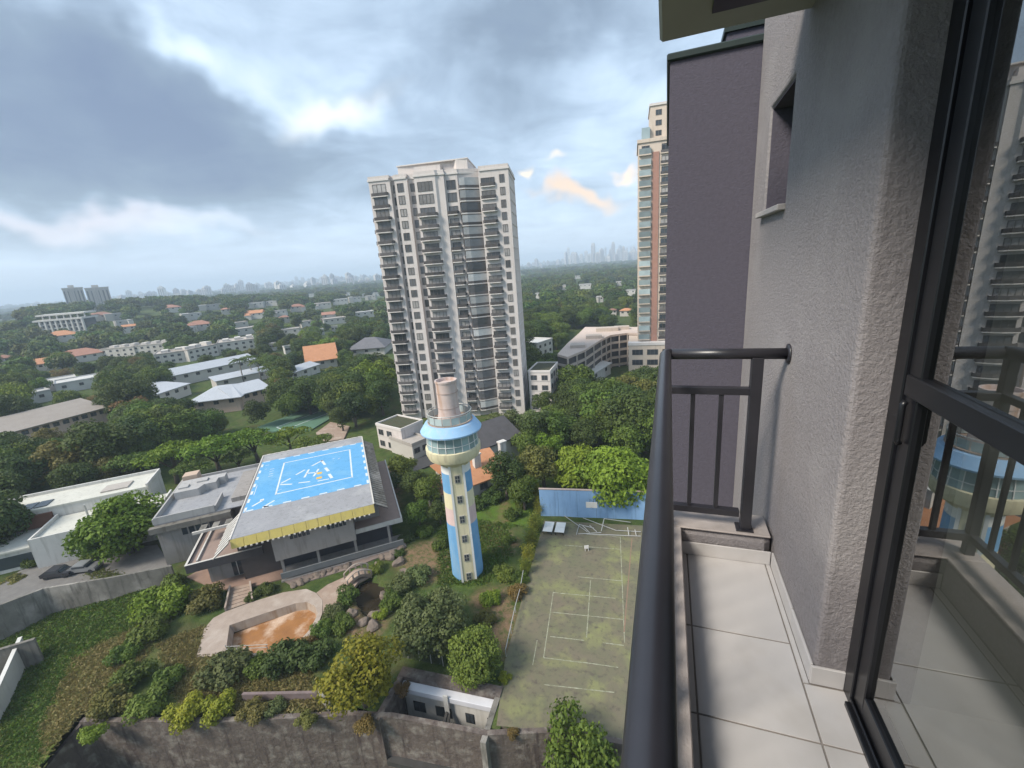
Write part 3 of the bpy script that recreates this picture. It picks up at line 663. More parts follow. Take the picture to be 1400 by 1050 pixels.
# side of the railing, below the handrail
rbar((RX, -2.1, -.655), (RX, YE, -.655), .03, .03, 'upper_rail')
rbar((RX, -2.1, -1.305), (RX, YE, -1.305), .03, .03, 'lower_rail')
for y in (YE, 1.1, 0.0, -1.1): rbar((RX, y, -1.395), (RX, y, RZ-.015), .036, .036, 'post')
y = YE-.12
while y > -2.0:
    if min(abs(y-v) for v in (1.1, 0, -1.1)) > .05: rbar((RX, y, -1.29), (RX, y, -.67), .017, .017, 'baluster')
    y -= .125

# sliding glass door
dr = thing('sliding_glass_door', 'black aluminium sliding balcony door with tall reflecting glass panes', 'door', (0, 0, CAM_Z))
ma = bpy.data.materials.new('reflecting glass'); ma.use_nodes = True; nt = ma.node_tree; N, L = nt.nodes, nt.links
for n in list(N): N.remove(n)
out = N.new('ShaderNodeOutputMaterial'); mx = N.new('ShaderNodeMixShader'); tr = N.new('ShaderNodeBsdfTransparent'); gl = N.new('ShaderNodeBsdfGlossy'); fr = N.new('ShaderNodeLayerWeight')
tr.inputs[0].default_value = (.42, .45, .44, 1); gl.inputs['Roughness'].default_value = 0.0; gl.inputs[0].default_value = (.9, .92, .92, 1); fr.inputs[0].default_value = .5
mr_ = N.new('ShaderNodeMapRange'); mr_.inputs[3].default_value = .16; mr_.inputs[4].default_value = .50; L.new(fr.outputs['Facing'], mr_.inputs[0]); L.new(mr_.outputs[0], mx.inputs[0]); L.new(tr.outputs[0], mx.inputs[1]); L.new(gl.outputs[0], mx.inputs[2]); L.new(mx.outputs[0], out.inputs[0])
m_pane = ma
DX = .628; YD = YR-.003
def dbox(x0, x1, y0, y1, z0, z1, name, parent=dr, m_=m_black): b = MB(); b.box(x0, x1, y0, y1, z0, z1, .003); return b.build(name, m_, parent)
dbox(DX-.005, DX+.095, YD-.062, YD, FL0, .90, 'jamb')
dbox(DX-.005, DX+.095, -1.95, YD-.063, .84, .899, 'head')
trk = dbox(DX-.02, DX+.095, -1.95, YD-.063, FL0-.003, FL0+.018, 'track')
for k in range(3): dbox(DX-.008+k*.034, DX+.0+k*.034, -1.95, YD-.064, FL0+.018, FL0+.036, 'track_rib', trk)
dbox(DX-.005, DX+.095, -2.0, -1.951, FL0, .90, 'jamb')
def sash(x, y0, y1):
    s = dbox(x, x+.028, y1-.062, y1, FL0+.037, .838, 'sash_stile')
    dbox(x, x+.028, y0, y0+.062, FL0+.037, .838, 'sash_stile')
    dbox(x+.0005, x+.0275, y0+.0625, y1-.0625, FL0+.037, FL0+.115, 'sash_rail')
    dbox(x+.0005, x+.0275, y0+.0625, y1-.0625, .78, .8375, 'sash_rail')
    dbox(x-.006, x+.034, y0+.002, y1-.002, -.425, -.365, 'lock_rail')
    for z0, z1 in ((FL0+.116, -.426), (-.364, .779)):
        b = MB(); b.add([(x+.014, y0+.0626, z0), (x+.014, y1-.0626, z0), (x+.014, y1-.0626, z1), (x+.014, y0+.0626, z1)], [(0, 1, 2, 3)]); b.build('glass_pane', m_pane, dr)
sash(DX+.003, .62, YD-.066)
sash(DX+.045, -.30, .70)
sash(DX+.003, -1.20, -.28)
b = MB(); b.tube([(DX-.006, YD-.095, -.56), (DX-.012, YD-.095, -.55), (DX-.012, YD-.095, -.445), (DX-.006, YD-.095, -.435)], .008, 8); b.build('latch', m_black, dr, smooth=True)

# ================================================================== lighthouse tower
g = G(641, 790); LH = Vector((g.x, g.y, 0))+Vector((g.x, g.y, 0)).normalized()*1.6
lh = thing('lighthouse_tower', 'blue, pink and cream lighthouse-like tower with round glazed lookout', 'tower', (LH.x, LH.y, 0), math.atan2(-LH.y, -LH.x)+rad(1))
lc = mat('cream paint', (0.66, 0.60, 0.41), (0.60, 0.54, 0.36), .8, stain=(0.42, 0.37, 0.26)); lb = mat('tower blue paint', (0.15, 0.34, 0.56), (0.13, 0.30, 0.51), .8, stain=(0.24, 0.37, 0.50), c3=(0.19, 0.37, 0.56), scale3=.5)
lp = mat('pale pink paint', (0.62, 0.47, 0.45), (0.56, 0.42, 0.40), .8, stain=(.48, .36, .32)); lw_ = mat('tower white paint', (0.70, 0.70, 0.68), (0.62, 0.62, 0.60), .8)
# shaft: ten flats, the one facing the court is recessed between white pilasters
def flat_ring(r0, r1, z0, z1, m_, name, n=24):
    b = MB(); b.lathe([(r0, z0), (r1, z1)], n, caps=True); return b.build(name, m_, lh, smooth=False)
RB, RTp = 2.25, 1.95
def rr(z): return RB+(RTp-RB)*z/17.8
for z0, z1, m_, nm in ((-.5, 8.6, lb, 'blue_band'), (8.6, 11.1, lp, 'pink_band'), (11.1, 13.4, lc, 'cream_band'), (13.4, 16.2, lb, 'blue_band'), (16.2, 17.8, lw_, 'white_band')):
    flat_ring(rr(z0), rr(z1), z0, z1, m_, nm)
b = MB(); b.add([(rr(0)+.10, -.78, -.5), (rr(0)+.10, .78, -.5), (rr(17.6)+.10, .72, 17.6), (rr(17.6)+.10, -.72, 17.6), (1.0, -.78, -.5), (1.0, .78, -.5), (.8, .72, 17.6), (.8, -.72, 17.6)], [(0, 1, 2, 3), (4, 7, 6, 5), (0, 4, 5, 1), (1, 5, 6, 2), (2, 6, 7, 3), (3, 7, 4, 0)])
b.build('front_strip', lc, lh)
for sgn in (-1, 1):
    b = MB(); b.add([(rr(z)+.18, sgn*y, z) for z, y in ((-.5, .80), (-.5, 1.08), (17.6, 1.02), (17.6, .74))]+[(1.2, sgn*y, z) for z, y in ((-.5, .80), (-.5, 1.08), (17.6, 1.02), (17.6, .74))], [(0, 1, 2, 3), (4, 7, 6, 5), (0, 4, 5, 1), (1, 5, 6, 2), (2, 6, 7, 3), (3, 7, 4, 0)])
    b.build('pilaster', lw_, lh)
b = MB(); b.box(0, .10, -.36, .36, -.55, .55); b.m(1).box(.10, .115, -.28, .28, -.46, .46); b.m(0).box(.115, .13, -.025, .025, -.46, .46); b.m(0).box(.115, .13, -.28, .28, -.02, .03); lwm = b.mesh('window', [mat('grey window frame', (.34, .33, .30), (.28, .27, .25), 3), m_glass])
for k in range(6): inst('window', lwm, lh, (rr(.9+k*2.95)+.10, 0, .9+k*2.95))
b = MB(); b.lathe([(1.95, 17.2), (2.3, 17.55), (3.35, 18.3), (3.62, 19.0), (3.62, 19.75), (3.45, 19.8), (3.2, 19.8)], 48); b.build('lookout_base', lc, lh, smooth=True).data.set_sharp_from_angle(angle=rad(30))
m_lg = mat('lookout glass', (0.20, 0.29, 0.30), (0.26, 0.34, 0.35), .6, rough=.12, spec=.6, rand=.3)
NG = 20
for k in range(NG):
    a0, a1 = 2*math.pi*(k+.04)/NG, 2*math.pi*(k+.96)/NG
    b = MB(); vs = []
    for (r, z) in ((3.38, 19.8), (3.22, 21.9)):
        for a in (a0, a1): vs += [(r*math.cos(a), r*math.sin(a), z), ((r-.06)*math.cos(a), (r-.06)*math.sin(a), z)]
    b.add(vs, [(0, 2, 6, 4), (1, 5, 7, 3), (0, 4, 5, 1), (2, 3, 7, 6), (0, 1, 3, 2), (4, 6, 7, 5)]); b.build('glass_panel', m_lg, lh)
    a = 2*math.pi*k/NG; b = MB(); b.bar((3.40*math.cos(a), 3.40*math.sin(a), 19.8), (3.24*math.cos(a), 3.24*math.sin(a), 21.9), .08, .08); b.build('mullion', lw_, lh)
b = MB()
for z, r in ((20.55, 3.36),): b.lathe([(r, z), (r+.03, z), (r+.03, z+.07), (r, z+.07)], 40, caps=False)
b.build('transom_ring', lw_, lh)
b = MB(); b.lathe([(2.6, 19.9), (2.6, 21.9)], 24); b.build('inner_core', mat('dim interior', (.22, .24, .24), (.16, .18, .18), 2), lh)
b = MB(); b.lathe([(3.3, 21.9), (3.95, 21.9), (4.0, 22.1), (3.3, 23.1), (2.9, 23.15)], 48); b.build('blue_skirt', mat('skirt blue', (0.27, 0.46, 0.68), (0.33, 0.50, 0.70), .7, stain=(.40, .48, .58)), lh, smooth=True).data.set_sharp_from_angle(angle=rad(30))
b = MB(); b.lathe([(1.4, 23.10), (2.92, 23.12), (2.95, 23.3), (2.88, 23.3), (2.85, 23.18), (1.4, 23.17)], 40); b.build('gallery_floor', mat('rusty gallery', (.46, .34, .27), (.38, .30, .25), 1.5), lh)
m_gr = mat('gallery glass', (0.36, 0.43, 0.43), (0.42, 0.48, 0.48), 1, rough=.15, spec=.6, rand=.2)
for k in range(16):
    a0, a1 = 2*math.pi*(k+.06)/16, 2*math.pi*(k+.94)/16; vs = []
    for z in (23.35, 24.25):
        for a in (a0, a1): vs += [(2.84*math.cos(a), 2.84*math.sin(a), z), (2.80*math.cos(a), 2.80*math.sin(a), z)]
    b = MB(); b.add(vs, [(0, 2, 6, 4), (1, 5, 7, 3), (0, 4, 5, 1), (2, 3, 7, 6), (0, 1, 3, 2), (4, 6, 7, 5)]); b.build('balustrade_panel', m_gr, lh)
    a = 2*math.pi*k/16; b = MB(); b.bar((2.84*math.cos(a), 2.84*math.sin(a), 23.2), (2.84*math.cos(a), 2.84*math.sin(a), 24.5), .06, .06); b.build('balustrade_post', m_galv, lh)
b = MB(); b.tube([(2.86*math.cos(i*math.pi/24), 2.86*math.sin(i*math.pi/24), 24.5) for i in range(49)], .06, 6, caps=False); b.build('balustrade_rail', m_galv, lh)
b = MB(); b.lathe([(1.75, 23.17), (1.55, 23.6), (1.38, 24.4), (1.34, 28.3), (1.42, 28.35), (1.42, 28.6), (1.25, 28.6), (1.22, 28.2)], 36); b.build('water_tank', mat('pinkish bare concrete', (.56, .46, .43), (.48, .38, .34), .7, stain=(.38, .24, .17), c3=(.62, .54, .52)), lh, smooth=True).data.set_sharp_from_angle(angle=rad(30))
for z in (25.0, 27.0): b = MB(); b.lathe([(1.385, z), (1.41, z), (1.41, z+.07), (1.385, z+.07)], 30, caps=False); b.build('tank_hoop', mat('rusty hoop', (.42, .33, .29), (.34, .24, .2), 2), lh)

# ================================================================== helipad building
HZ = 9.0
A = G(314, 738, HZ); B = G(511, 689, HZ); HA = math.atan2((B-A).y, (B-A).x); HW = (B-A).length
hb = thing('helipad_building', 'grey modern building with blue helipad painted on its flat roof', 'building', (A.x, A.y, 0), HA)
inv = Matrix.Rotation(-HA, 4, 'Z') @ Matrix.Translation((-A.x, -A.y, 0))
def HL(px, py, z): p = inv @ G(px, py, z); return (p.x, p.y)
m_roofg = mat('grey roof coating', (0.30, 0.30, 0.315), (0.25, 0.25, 0.26), .5, c3=(0.345, 0.345, 0.35), stain=(.20, .20, .205), detail=9)
m_hw = mat('taupe wall', (0.30, 0.275, 0.255), (0.25, 0.23, 0.215), .6, stain=(.19, .17, .155))
m_fasc = mat('dark fascia', (0.075, 0.068, 0.07), (0.055, 0.05, 0.052), 1)
m_heli = mat('helipad blue', (0.10, 0.31, 0.55), (0.12, 0.34, 0.58), .6, rough=.6, c3=(0.15, 0.36, 0.56), scale3=.3, stain=(0.085, 0.27, 0.47), detail=9)
m_mark = mat('helipad white', (0.68, 0.68, 0.68), (0.45, 0.53, 0.60), 2.5, detail=9)
m_yel = mat('yellow fascia', (0.62, 0.50, 0.16), (0.54, 0.43, 0.13), .8, stain=(.42, .34, .15))
HD = 31.0
b = MB(); b.box(0, HW, 0, HD, HZ-.45, HZ); b.build('roof_deck', m_roofg, hb)
bl0, bl1, bl2, bl3 = HL(333, 703, HZ), HL(505, 659, HZ), HL(497, 603.5, HZ), HL(357, 633, HZ)
bx0, bx1 = (bl0[0]+bl3[0])/2, (bl1[0]+bl2[0])/2; by0, by1 = (bl0[1]+bl1[1])/2, (bl2[1]+bl3[1])/2
bx0 = max(.15, bx0); bx1 = min(HW-.1, bx1)
b = MB(); b.box(bx0, bx1, by0, by1, HZ-.1, HZ+.006); pad = b.build('helipad', m_heli, hb)
W_, D_ = bx1-bx0, by1-by0
def mark(u0, v0, u1, v1, w=.30, m_=None, nm='painted_mark'):
    """bar on the pad from (u0,v0) to (u1,v1) in pad fractions"""
    p = Vector((bx0+u0*W_, by0+v0*D_, HZ+.012)); q = Vector((bx0+u1*W_, by0+v1*D_, HZ+.012)); t = (q-p).normalized(); n = Vector((-t.y, t.x, 0))*w/2
    b = MB(); b.add([p-n, q-n, q+n, p+n], [(0, 1, 2, 3)]); o = b.build(nm, m_ or m_mark, pad); return o
nd = 7
for k in range(nd):
    f0, f1 = (k+.08)/nd, (k+.52)/nd
    for (a, c, d, e) in ((f0, .012, f1, .012), (f0, .988, f1, .988), (.012, f0, .012, f1), (.988, f0, .988, f1)): mark(a, c, d, e, .34)
for (a, c, d, e) in ((.22, .20, .86, .20), (.22, .86, .86, .86), (.22, .19, .22, .87), (.86, .19, .86, .87)): mark(a, c, d, e, .26)
# pixel -> pad fractions, from the enlarged view of the pad (origin 310,590; 6.364 px per px)
def PF(zx, zy):
    u, v = HL(310+zx/6.364, 590+zy/6.364, HZ); return ((u-bx0)/W_, (v-by0)/D_)
for (p, q, w) in (((740, 300), (835, 250), .34), ((825, 250), (855, 290), .42), ((858, 315), (885, 345), .5), ((890, 370), (915, 405), .5), ((890, 412), (790, 432), .3), ((725, 436), (625, 447), .34), ((600, 378), (680, 333), .34), ((470, 452), (555, 408), .34), ((465, 462), (568, 458), .34),
                  ((675, 400), (715, 330), .34), ((755, 390), (800, 325), .34), ((695, 365), (780, 355), .34), ((220, 652), (315, 598), .34), ((320, 655), (415, 600), .34), ((310, 660), (365, 650), .6), ((290, 600), (325, 590), .6)):
    mark(*PF(*p), *PF(*q), w)
for (p, q) in (((780, 408), (828, 398)), ((785, 365), (828, 358))): mark(*PF(*p), *PF(*q), .8, mat('helipad orange', (.72, .42, .06), (.6, .36, .06), 2))
for (p, q, w) in (((335, 297), (372, 290), .14), ((330, 330), (350, 326), .14), ((370, 350), (410, 340), .16), ((368, 372), (404, 362), .16), ((362, 392), (400, 384), .16), ((378, 330), (414, 322), .16), ((920, 240), (940, 232), .16), ((968, 240), (985, 230), .16), ((235, 555), (265, 470), .1), ((430, 520), (480, 500), .1)):
    mark(*PF(*p), *PF(*q), w)
ny_ = 12
for k in range(ny_):
    b = MB(); b.add([(HW*k/ny_+.02, -.03, HZ-.05), (HW*(k+1)/ny_-.02, -.03, HZ-.05), (HW*(k+1)/ny_-.02, -.36, HZ-1.25), (HW*k/ny_+.02, -.36, HZ-1.25), (HW*k/ny_+.02, .3, HZ-.05), (HW*(k+1)/ny_-.02, .3, HZ-.05), (HW*(k+1)/ny_-.02, .3, HZ-1.25), (HW*k/ny_+.02, .3, HZ-1.25)], [(0, 1, 2, 3), (4, 7, 6, 5), (0, 4, 5, 1), (2, 6, 7, 3), (0, 3, 7, 4), (1, 5, 6, 2)]); b.build('yellow_panel', m_yel, hb)
for k in range(26):
    b = MB(); b.box(.9+k*.68, 1.15+k*.68, -.5, .2, HZ-1.45, HZ-1.27); b.build('eave_bracket', m_offwhite, hb)
for x in (0, HW): b = MB(); b.box(x-.10, x+.10, -.05, HD, HZ, HZ+.08); b.build('deck_edge', m_offwhite, hb)
b = MB(); b.box(0, HW, HD-.1, HD+.1, HZ, HZ+.10); b.build('deck_edge', m_offwhite, hb)
for k in range(15): b = MB(); b.box(.6+k*1.25, 1.25+k*1.25, HD+.15, HD+.55, HZ-.3, HZ-.02); b.build('edge_bracket', m_offwhite, hb)
# sloping slatted skirts at both sides of the deck
def skirt(x0, x1, z0, z1, y0, y1, n):
    for k in range(n):
        a, c = y0+(y1-y0)*k/n, y0+(y1-y0)*(k+(.72 if x1 > x0 else .5))/n
        b = MB(); b.add([(x0, a, z0), (x0, c, z0), (x1, c, z1), (x1, a, z1), (x0, a, z0-.12), (x0, c, z0-.12), (x1, c, z1-.12), (x1, a, z1-.12)], [(0, 1, 2, 3), (4, 7, 6, 5), (0, 4, 5, 1), (1, 5, 6, 2), (2, 6, 7, 3), (3, 7, 4, 0)]); b.build('skirt_slat', m_conc if x1 > x0 else m_offwhite, hb)
skirt(HW+.12, HW+1.9, HZ-.05, HZ-1.2, .2, HD-2, 34); SX = HL(296, 752, HZ-1.9)[0]; skirt(-.12, SX, HZ-.1, HZ-1.9, -.6, 8.5, 9)
b = MB(); b.add([(HW+.11, .1, HZ-.25), (HW+.11, HD-1.9, HZ-.25), (HW+1.9, HD-1.9, HZ-1.4), (HW+1.9, .1, HZ-1.4)], [(0, 1, 2, 3)]); b.build('skirt_backing', m_fasc, hb)
b = MB(); b.add([(-.11, -.6, HZ-.3), (-.11, 8.6, HZ-.3), (SX, 8.6, HZ-2.1), (SX, -.6, HZ-2.1)], [(0, 1, 2, 3)]); b.build('skirt_backing', m_fasc, hb)
# storeys
TZ = 4.6
b = MB(); b.box(4.6, 15.6, .3, HD-3, TZ-.9, HZ-.46); b.build('upper_storey', m_hw, hb)
b = MB(); b.box(0, .42, -.05, .0, 0, 1.0); slot = b.mesh('window_slot', m_glass)
for u0 in (7.0, 12.0):
    for k in range(5): inst('window_slot', slot, hb, (u0+k*.55, .3, TZ+2.0))
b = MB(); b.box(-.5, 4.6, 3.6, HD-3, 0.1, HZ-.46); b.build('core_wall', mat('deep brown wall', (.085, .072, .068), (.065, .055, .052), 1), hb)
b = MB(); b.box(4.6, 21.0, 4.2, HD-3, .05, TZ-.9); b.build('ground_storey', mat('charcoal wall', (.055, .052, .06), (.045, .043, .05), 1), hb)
b = MB(); b.box(15.61, 19.5, 4.0, HD-4, TZ, HZ-.46); b.build('upper_side', m_hw, hb)
tc = HL(548, 709, TZ); 
b = MB(); b.box(15.62, tc[0], tc[1], HD-5, TZ-.45, TZ-.02); b.build('right_terrace', mat('terracotta terrace', (.30, .22, .185), (.25, .185, .155), .9), hb)
b = MB(); b.box(15.62, tc[0]+.02, tc[1]-.16, tc[1]-.01, TZ-.55, TZ+.18); b.build('terrace_edge', m_offwhite, hb)
b = MB(); b.box(tc[0]+.01, tc[0]+.2, tc[1]-.16, HD-5, TZ-.55, TZ+.18); b.build('terrace_edge', m_offwhite, hb)
for u in (5.2, 10.0, 15.3, 20.4):
    b = MB(); b.box(u-.18, u+.18, .9, 1.26, 0.1, TZ-.9 if u < 16 else TZ-.46); b.build('column', m_hw, hb)
b = MB(); b.box(4.7, tc[0]-.2, .55, .63, .45, 1.35); b.build('gallery_balustrade', mat('grey balustrade', (.20, .205, .205), (.17, .175, .175), 1, rough=.4), hb)
b = MB(); b.box(4.7, tc[0]-.2, .52, .66, 1.352, 1.43); b.build('balustrade_rail', m_galv, hb)
b = MB(); b.box(4.6, tc[0], .4, 4.1, -.3, .22); b.build('gallery_slab', m_hw, hb)
# left terrace wing
tl = HL(256, 776, TZ); tl2 = HL(345, 751, TZ); LX0, LV = tl[0], (tl[1]+tl2[1])/2
b = MB(); b.box(LX0, 2.6, LV, 15.0, TZ-.35, TZ-.02); b.build('left_terrace', MATS['terracotta terrace'], hb)
b = MB(); b.box(LX0-.25, 2.62, LV-.28, LV-.01, TZ-.95, TZ+.30); b.build('terrace_fascia', m_fasc, hb)
b = MB(); b.box(LX0-.27, 2.62, LV-.30, LV-.0, TZ+.301, TZ+.36); b.build('fascia_cap', m_offwhite, hb)
b = MB(); b.box(LX0-.25, LX0-.01, LV-.009, 15.0, TZ-.95, TZ+.30); b.build('terrace_fascia', m_fasc, hb)
b = MB(); b.box(LX0-.27, LX0, LV+.001, 15.0, TZ+.301, TZ+.36); b.build('fascia_cap', m_offwhite, hb)
b = MB(); b.box(LX0+.9, LX0+1.1, LV+.6, 14.0, TZ-.02, TZ+.28); b.build('planter_edge', m_offwhite, hb)
b = MB(); b.box(LX0+1.6, 2.0, LV+1.6, 14.0, .05, TZ-.36); b.build('left_ground_storey', m_hw, hb)
b = MB(); b.box(0, 1.3, -.05, 0, 0, 2.3); b.m(1).box(.6, .7, -.08, -.051, 0, 2.3); gdoor = b.mesh('glass_door', [m_glass, m_offwhite])
for u in (LX0+4.6, LX0+6.4): inst('glass_door', gdoor, hb, (u, LV+1.6, .3))
# left wing block with parapeted roofs
r0 = HL(213, 712, 7.4); r1 = HL(300, 700, 7.4); BX0, BX1, BV = -13.2, -3.0, 13.8
b = MB(); b.box(BX0, BX1, BV, 30.2, .05, 7.2); b.build('wing_block', m_hw, hb)
for k in range(5): inst('window_slot', slot, hb, (BX0+3.2+k*.95, BV, 4.6), 0, (1.7, 1, 1.3))
b = MB(); b.box(BX0-.6, BX1+.2, BV-.9, BV-.01, 6.2, 7.1); b.build('wing_eave', m_conc, hb)
m_par = mat('pale grey parapet', (.40, .39, .38), (.34, .33, .32), .8, stain=(.28, .27, .26))
b = MB(); b.box(BX0, BX1+3.0, BV+.0, 30.2, 7.201, 7.35); b.build('wing_roof', m_roofg, hb)
for (x0, x1, y0, y1, h) in ((BX0-.12, BX0+.12, BV-.02, 30.2, .9), (BX0+.121, BX1-2.0, BV-.02, BV+.2, 1.1), (BX1-2.0, BX1-1.78, BV+.201, BV+5.0, .9), (BX0+.121, BX1+3.0, 30.0, 30.25, .6)):
    b = MB(); b.box(x0, x1, y0, y1, 7.351, 7.351+h); b.build('parapet', m_par, hb)
b = MB(); b.prism([(BX0+.6, BV+8.0), (BX0+4.2, BV+8.0), (BX0+4.8, BV+9.4), (BX0+6.6, BV+9.4), (BX0+6.6, BV+11.2), (BX0+7.6, BV+11.2), (BX0+7.6, BV+13.0), (BX0+.6, BV+13.0)], 7.351, 8.7); b.build('roof_box', m_par, hb)
for (x, y, w, d) in ((1.0, 9.2, 1.4, 1.2), (3.4, 10.6, 1.6, 1.2)): b = MB(); b.box(BX0+x, BX0+x+w, BV+y, BV+y+d, 8.701, 8.95); b.build('roof_hatch', m_par, hb)
b = MB(); b.box(BX0+.5, BX0+2.8, BV+13.5, BV+15.6, 7.351, 9.3); b.build('stair_head', mat('salmon render', (.50, .38, .29), (.44, .33, .26), 1), hb)
b = MB(); b.box(-3.0+.001, -.4, BV+2, HD-4, .05, HZ-.9); b.build('link_block', m_hw, hb)
b = MB(); b.box(-7.2, -.3, 9.2, 9.45, TZ+1.8, TZ+2.2); b.build('pergola_beam', m_offwhite, hb)
for k in range(4): b = MB(); b.box(-6.5+k*1.7, -5.6+k*1.7, 9.46, 11.4, TZ+1.9, TZ+2.05); b.build('pergola_slab', m_conc, hb)
# ================================================================== apartment tower behind the lighthouse
TH = 67.0
a, c = G(504, 243, TH), G(694, 223, TH); TA = math.atan2((c-a).y, (c-a).x); TW = (c-a).length
tw = thing('apartment_tower', 'tall beige apartment tower with dark-railed balconies on every floor', 'building', (a.x, a.y, 0), TA)
m_tw = mat('beige tower render', (0.62, 0.565, 0.535), (0.565, 0.515, 0.485), .15, stain=(.50, .45, .425), c3=(.65, .595, .565))
m_slab = mat('pale balcony slab', (0.66, 0.615, 0.585), (0.60, 0.56, 0.53), .5)
m_brail = mat('dark balcony rail', (0.075, 0.07, 0.068), (0.11, 0.10, 0.098), 1, rough=.5, rand=.35)
m_frame = mat('brown window frame', (0.16, 0.145, 0.135), (0.12, 0.11, 0.10), 2)
m_curt = mat('curtained glass', (0.30, 0.28, 0.265), (0.17, 0.165, 0.16), .8, rough=.2, spec=.5, rand=.6)
m_tglass = mat('tower glass', (0.085, 0.09, 0.095), (0.13, 0.13, 0.135), .35, rough=.15, spec=.55, rand=.5)
S = TW/36.6
FOOT = [(0, -.7), (5.7, -.7), (5.7, .7), (6.8, .7), (6.8, -.25), (10.2, -.25), (10.2, .9), (12.3, .9), (12.3, -.9), (17.8, -.9), (18.4, -.5), (20.0, -.5), (20.0, .2), (23.4, .2), (23.4, .5), (28.9, 2.4), (28.9, 0), (36.6, 0), (36.6, 16.5), (0, 16.5)]
FOOT = [(u*S, v) for u, v in FOOT]
NF = 21; FH = 3.02; Z0 = TH-1.9-NF*FH
b = MB(); b.prism(FOOT, -3, TH-1.2); b.build('wall', m_tw, tw)
def offs(P, d):
    cx = sum(p[0] for p in P)/len(P); cy_ = sum(p[1] for p in P)/len(P)
    return [(p[0]+math.copysign(d, p[0]-cx), p[1]+math.copysign(d, p[1]-cy_)) for p in P]
b = MB(); b.prism(offs(FOOT, .22), TH-1.199, TH-.75); b.build('cornice', m_slab, tw)
b = MB(); b.prism(offs(FOOT, -.05), TH-.749, TH); b.build('parapet', m_tw, tw)
b = MB(); b.prism([(7*S, 3.2), (22*S, 3.2), (23*S, 2.0), (26*S, 2.0), (26*S, 14), (7*S, 14)], TH+.001, TH+2.5); b.build('penthouse', m_tw, tw)
b = MB(); b.prism([(12*S, 1.0), (19*S, 1.0), (19*S, 3.1), (12*S, 3.1)], TH+.002, TH+1.6); b.build('penthouse', m_tw, tw)
b = MB(); b.prism([(6.8*S, 3.0), (26.2*S, 1.8), (26.2*S, 14.2), (6.8*S, 14.2)], TH+2.501, TH+2.75); b.build('penthouse_cornice', m_slab, tw)
def win_mesh(w, h, mull, glass):
    b = MB(); b.m(0).box(0, w, -.10, -.001, 0, .09); b.box(0, w, -.10, -.001, h-.09, h); b.box(0, .09, -.10, -.001, .09, h-.09); b.box(w-.09, w, -.10, -.001, .09, h-.09)
    for k in range(1, mull+1): b.box(w*k/(mull+1)-.05, w*k/(mull+1)+.05, -.10, -.001, .09, h-.09)
    b.m(1).add([(.09, -.03, .09), (w-.09, -.03, .09), (w-.09, -.03, h-.09), (.09, -.03, h-.09)], [(0, 1, 2, 3)])
    return b.mesh('window', [m_frame, glass])
def balc_mesh(w, d, curve):
    P = [(0, 0), (0, -d*.7), (w*.12, -d) if not curve else (w*.1, -d*.85), (w*.5, -d*1.0 if not curve else -d*1.15), (w*.88, -d) if not curve else (w*.9, -d*.85), (w, -d*.7), (w, 0)]
    b = MB(); b.prism(P, -.22, 0); sl = b.mesh('balcony', m_slab)
    b = MB(); Q = P
    for p, q in zip(Q, Q[1:]):
        t = Vector((q[0]-p[0], q[1]-p[1], 0)); n = Vector((-t.y, t.x, 0)).normalized()*.05
        p3, q3 = Vector((*p, 0)), Vector((*q, 0)); b.prism([tuple((v)[:2]) for v in (p3+n, q3+n, q3-n*0, p3-n*0)], .02, .80)
    return sl, b.mesh('railing', m_brail)
